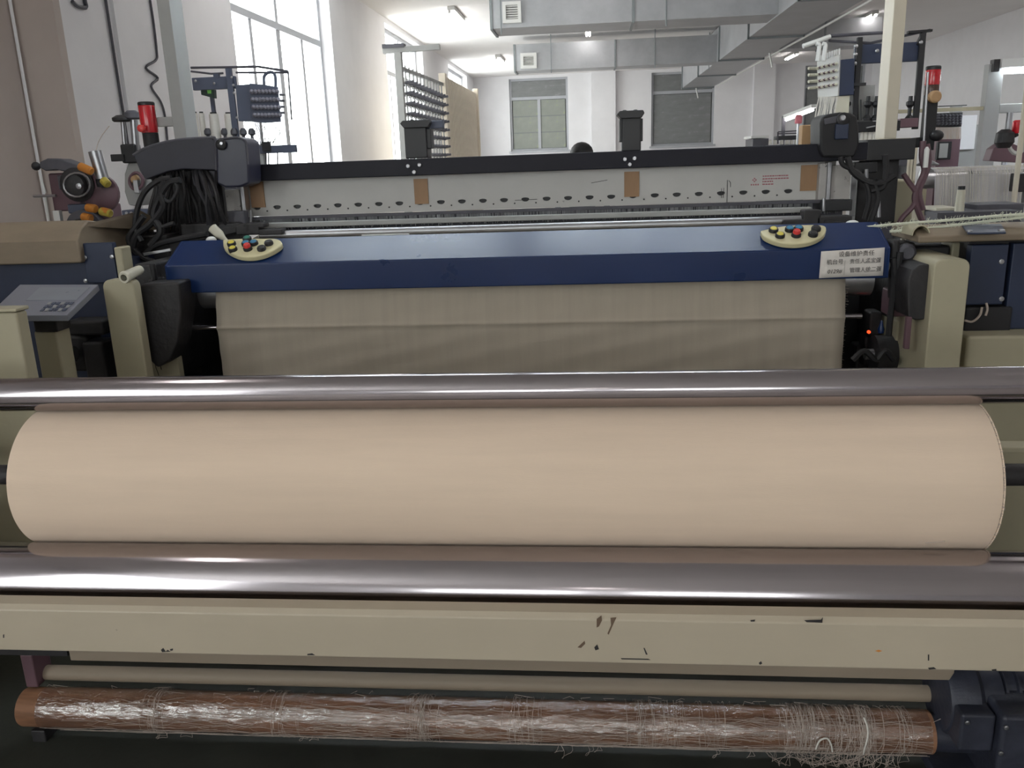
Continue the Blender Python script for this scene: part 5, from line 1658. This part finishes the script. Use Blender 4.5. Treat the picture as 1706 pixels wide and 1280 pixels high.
# posts beside it
MB().cyl((xa + .43, Y - .25, 0), at(1686, 90, Y - .25) * 0 + Vector((xa + .43, Y - .25, at(1674, 232, Y - .25).z)), .017, n=12).build('steel_post', 'steel', l2)
pz = at(1668, 305, Y - .25)
MB().box(xa + .36, xa + .50, Y - .3, Y - .2, pz.z - .05, pz.z + .05).build('clamp', 'dark', l2, bevel=.006)
MB().lathe((xa + .5, Y - .25, pz.z - .02), (1, 0, 0), [(.05, 0), (.05, .08), (.04, .1), (.04, .3)], 18).build('clamp_roller', 'steel', l2)
p0, p1 = at(1688, 345, Y - .4), at(1706, 232, Y - .4)
MB().cyl((p0.x, Y - .4, .4), (p0.x, Y - .4, p1.z + .3), .014, n=10).build('steel_post', 'post', l2)
MB().lathe(at(1674, 228, Y - .25), (0, 0, 1), [(.03, -.06), (.05, -.03), (.045, .02), (.02, .04)], 14).build('post_head', 'dark', l2)
MB().lathe(at(1694, 216, Y - .25), (0, 0, 1), [(.022, -.02), (.026, 0), (.026, .04), (.016, .05)], 12).build('red_lamp', 'red_lens', l2, label='small red lamp')
MB().bar(at(1674, 232, Y - .25), at(1694, 222, Y - .25), .03, .03).build('head_arm', 'dark', l2, smooth=0)
MB().tube([at(1694 + 14 * math.cos(.4 * a), 236 + 20 * math.sin(.4 * a), Y - .2) for a in range(17)], .012, 6).build('hand_ring', 'lamp_body', l2)
poly = [at(x, y, Y + .4) for x, y in [(1648, 268), (1655, 248), (1672, 236), (1690, 240), (1712, 250), (1712, 272)]]
MB().prism(poly, (0, .1, 0)).build('dark_arm', 'maroon', l2, bevel=.006)
for (px0, py0, px1, py1, m_) in ((1540, 372, 1568, 382, 'dark'), (1560, 346, 1600, 352, 'plastic_cream'), (1626, 340, 1706, 356, 'dusty'), (1566, 350, 1640, 362, 'dusty')):
    MB().box(*pbox(px0, py0, px1, py1, 4.3, 4.5)).build('front_ledge', m_, l2, bevel=.004)
MB().box(at(1560, 360, 4.15).x, at(1700, 360, 4.15).x, 4.14, 4.28, 0, at(1598, 352, 4.2).z - .001).build('front_apron', 'dusty', l2, smooth=0)
t = thing('yarn_cone', at(1605, 350, 4.2), 'tall white yarn tube standing in front of the white warp threads at right', 'yarn cone')
a_, b_ = at(1598, 352, 4.2), at(1603, 316, 4.2)
MB().cyl((a_.x, 4.2, a_.z), (a_.x, 4.2, b_.z), .021, .018, n=16).build('tube_body', 'plastic_cream', t)
MB().cyl((a_.x, 4.2, b_.z), (a_.x, 4.2, b_.z + .016), .016, n=12).build('tube_tip', 'black', t)

# lamp post with a tube light, cabinet, small rack and poles far right
Y = 6.5
lp = thing('lamp_frame', (at(1650, 260, Y).x, Y, 0), 'grey steel lamp post carrying a tube light at the right edge', 'lamp frame')
px_ = at(1652, 190, Y)
MB().box(px_.x - .05, px_.x + .05, Y, Y + .08, 0, at(1662, 106, Y).z).build('post', 'grey', lp, bevel=.004)
a_ = at(1664, 114, Y - .02)
MB().box(a_.x, a_.x + 1.5, Y - .06, Y + .06, a_.z, a_.z + .06).build('lamp_housing', 'lamp_body', lp, bevel=.004)
for yy in (-.045, .02):
    MB().cyl((a_.x + .06, Y + yy, a_.z - .02), (a_.x + 1.4, Y + yy, a_.z - .02), .016, n=10).build('tube', 'loom_tube', lp)
MB().box(a_.x - .04, a_.x, Y - .03, Y + .03, a_.z - .02, a_.z + .06).build('lamp_end', 'dark', lp, smooth=0)
z_ = at(1690, 180, Y).z
MB().box(px_.x + .05, px_.x + 1.5, Y, Y + .06, z_ - .03, z_ + .03).build('cross_rail', 'grey', lp, bevel=.004)
MB().cyl((px_.x + .1, Y - .05, z_ - .9), (px_.x + .1, Y - .05, z_ - .03), .02, n=10).build('drop_pipe', 'steel', lp)
MB().box(px_.x - .7, px_.x - .05, Y + .02, Y + .05, z_ - .005, z_ + .02).build('side_rail', 'cream', lp, smooth=0)
Y = 7.6
cc = thing('control_cabinet', (at(1630, 260, Y).x, Y, 0), 'grey control cabinet with a pale notice panel left of the right lamp post', 'cabinet')
q = pbox(1598, 208, 1646, 275, Y, Y + .5)
MB().box(q[0], q[1], q[2], q[3], 0, q[5]).build('body', 'grey', cc, bevel=.01)
MB().box(*pbox(1600, 192, 1626, 249, Y - .04, Y - .001)).build('notice_panel', 'wall', cc, bevel=.004)
MB().box(*pbox(1636, 210, 1642, 253, Y - .02, Y - .001)).build('door_gap', 'black', cc, smooth=0)
Y = 6.8
r3 = thing('yarn_rack', (at(1585, 240, Y).x, Y, 0), 'small dark yarn rack with rows of light knobs behind the right signal light', 'yarn rack')
MB().box(*pbox(1557, 188, 1603, 212, Y, Y + .03)).build('tension_plate', 'rubber', r3, bevel=.003)
c0 = at(1562, 193, Y - .001)
knobs(r3, 4, 7, c0, (at(1598, 193, Y) - c0) / 6 , (at(1562, 206, Y) - c0) / 3, (0, -1, 0), 'dusty')
MB().box(*pbox(1564, 175.5, 1611, 177, Y, Y + .02)).build('top_rail', 'dark', r3, smooth=0)
MB().box(*pbox(1585, 177, 1603, 187, Y, Y + .03)).build('top_bracket', 'grey', r3, smooth=0)
tm = MB()
for k in range(26):
    x = 1558 + k * 1.7
    tm.tube([at(x, 212, Y), at(x + rng.uniform(-1, 1), 232, Y)], .003, 3)
tm.build('hanging_threads', 'thread', r3, smooth=0, kind='stuff')
q = pbox(1560, 232, 1598, 280, Y + .05, Y + .3)
MB().box(q[0], q[1], q[2], q[3], 0, q[5]).build('stand', 'maroon', r3, smooth=0)
MB().box(*pbox(1562, 236, 1585, 266, Y - .05, Y - .01)).build('mirror_frame', 'rubber', r3, bevel=.004)
MB().box(*pbox(1565, 239, 1579, 263, Y - .056, Y - .051)).build('mirror', 'grey', r3, smooth=0)
wb_ = thing('work_bench', (at(1545, 280, 4.6).x, 4.6, 0), 'low dark bench with poles between the loom end and the warp sheet', 'bench')
q = pbox(1525, 276, 1560, 300, 4.55, 4.75)
MB().box(q[0], q[1] - .12, q[2], q[3], 0, q[5]).build('bench_body', 'dark', wb_, bevel=.004)
for (x, y0) in ((1522, 232), (1515, 255), (1527, 240)):
    p = at(x, y0, 4.53)
    MB().cyl((p.x, 4.53, .8), (p.x, 4.53, p.z), .007, n=8).build('pole', 'post', wb_)
tag(MB().lathe(at(1545, 276, 4.62), (0, 0, 1), [(.05, 0), (.055, .006), (.03, .02), (.012, .028)], 20).build('metal_dish', 'steel'),
    'small shiny metal dish on the dark bench by the right hoses', 'dish')
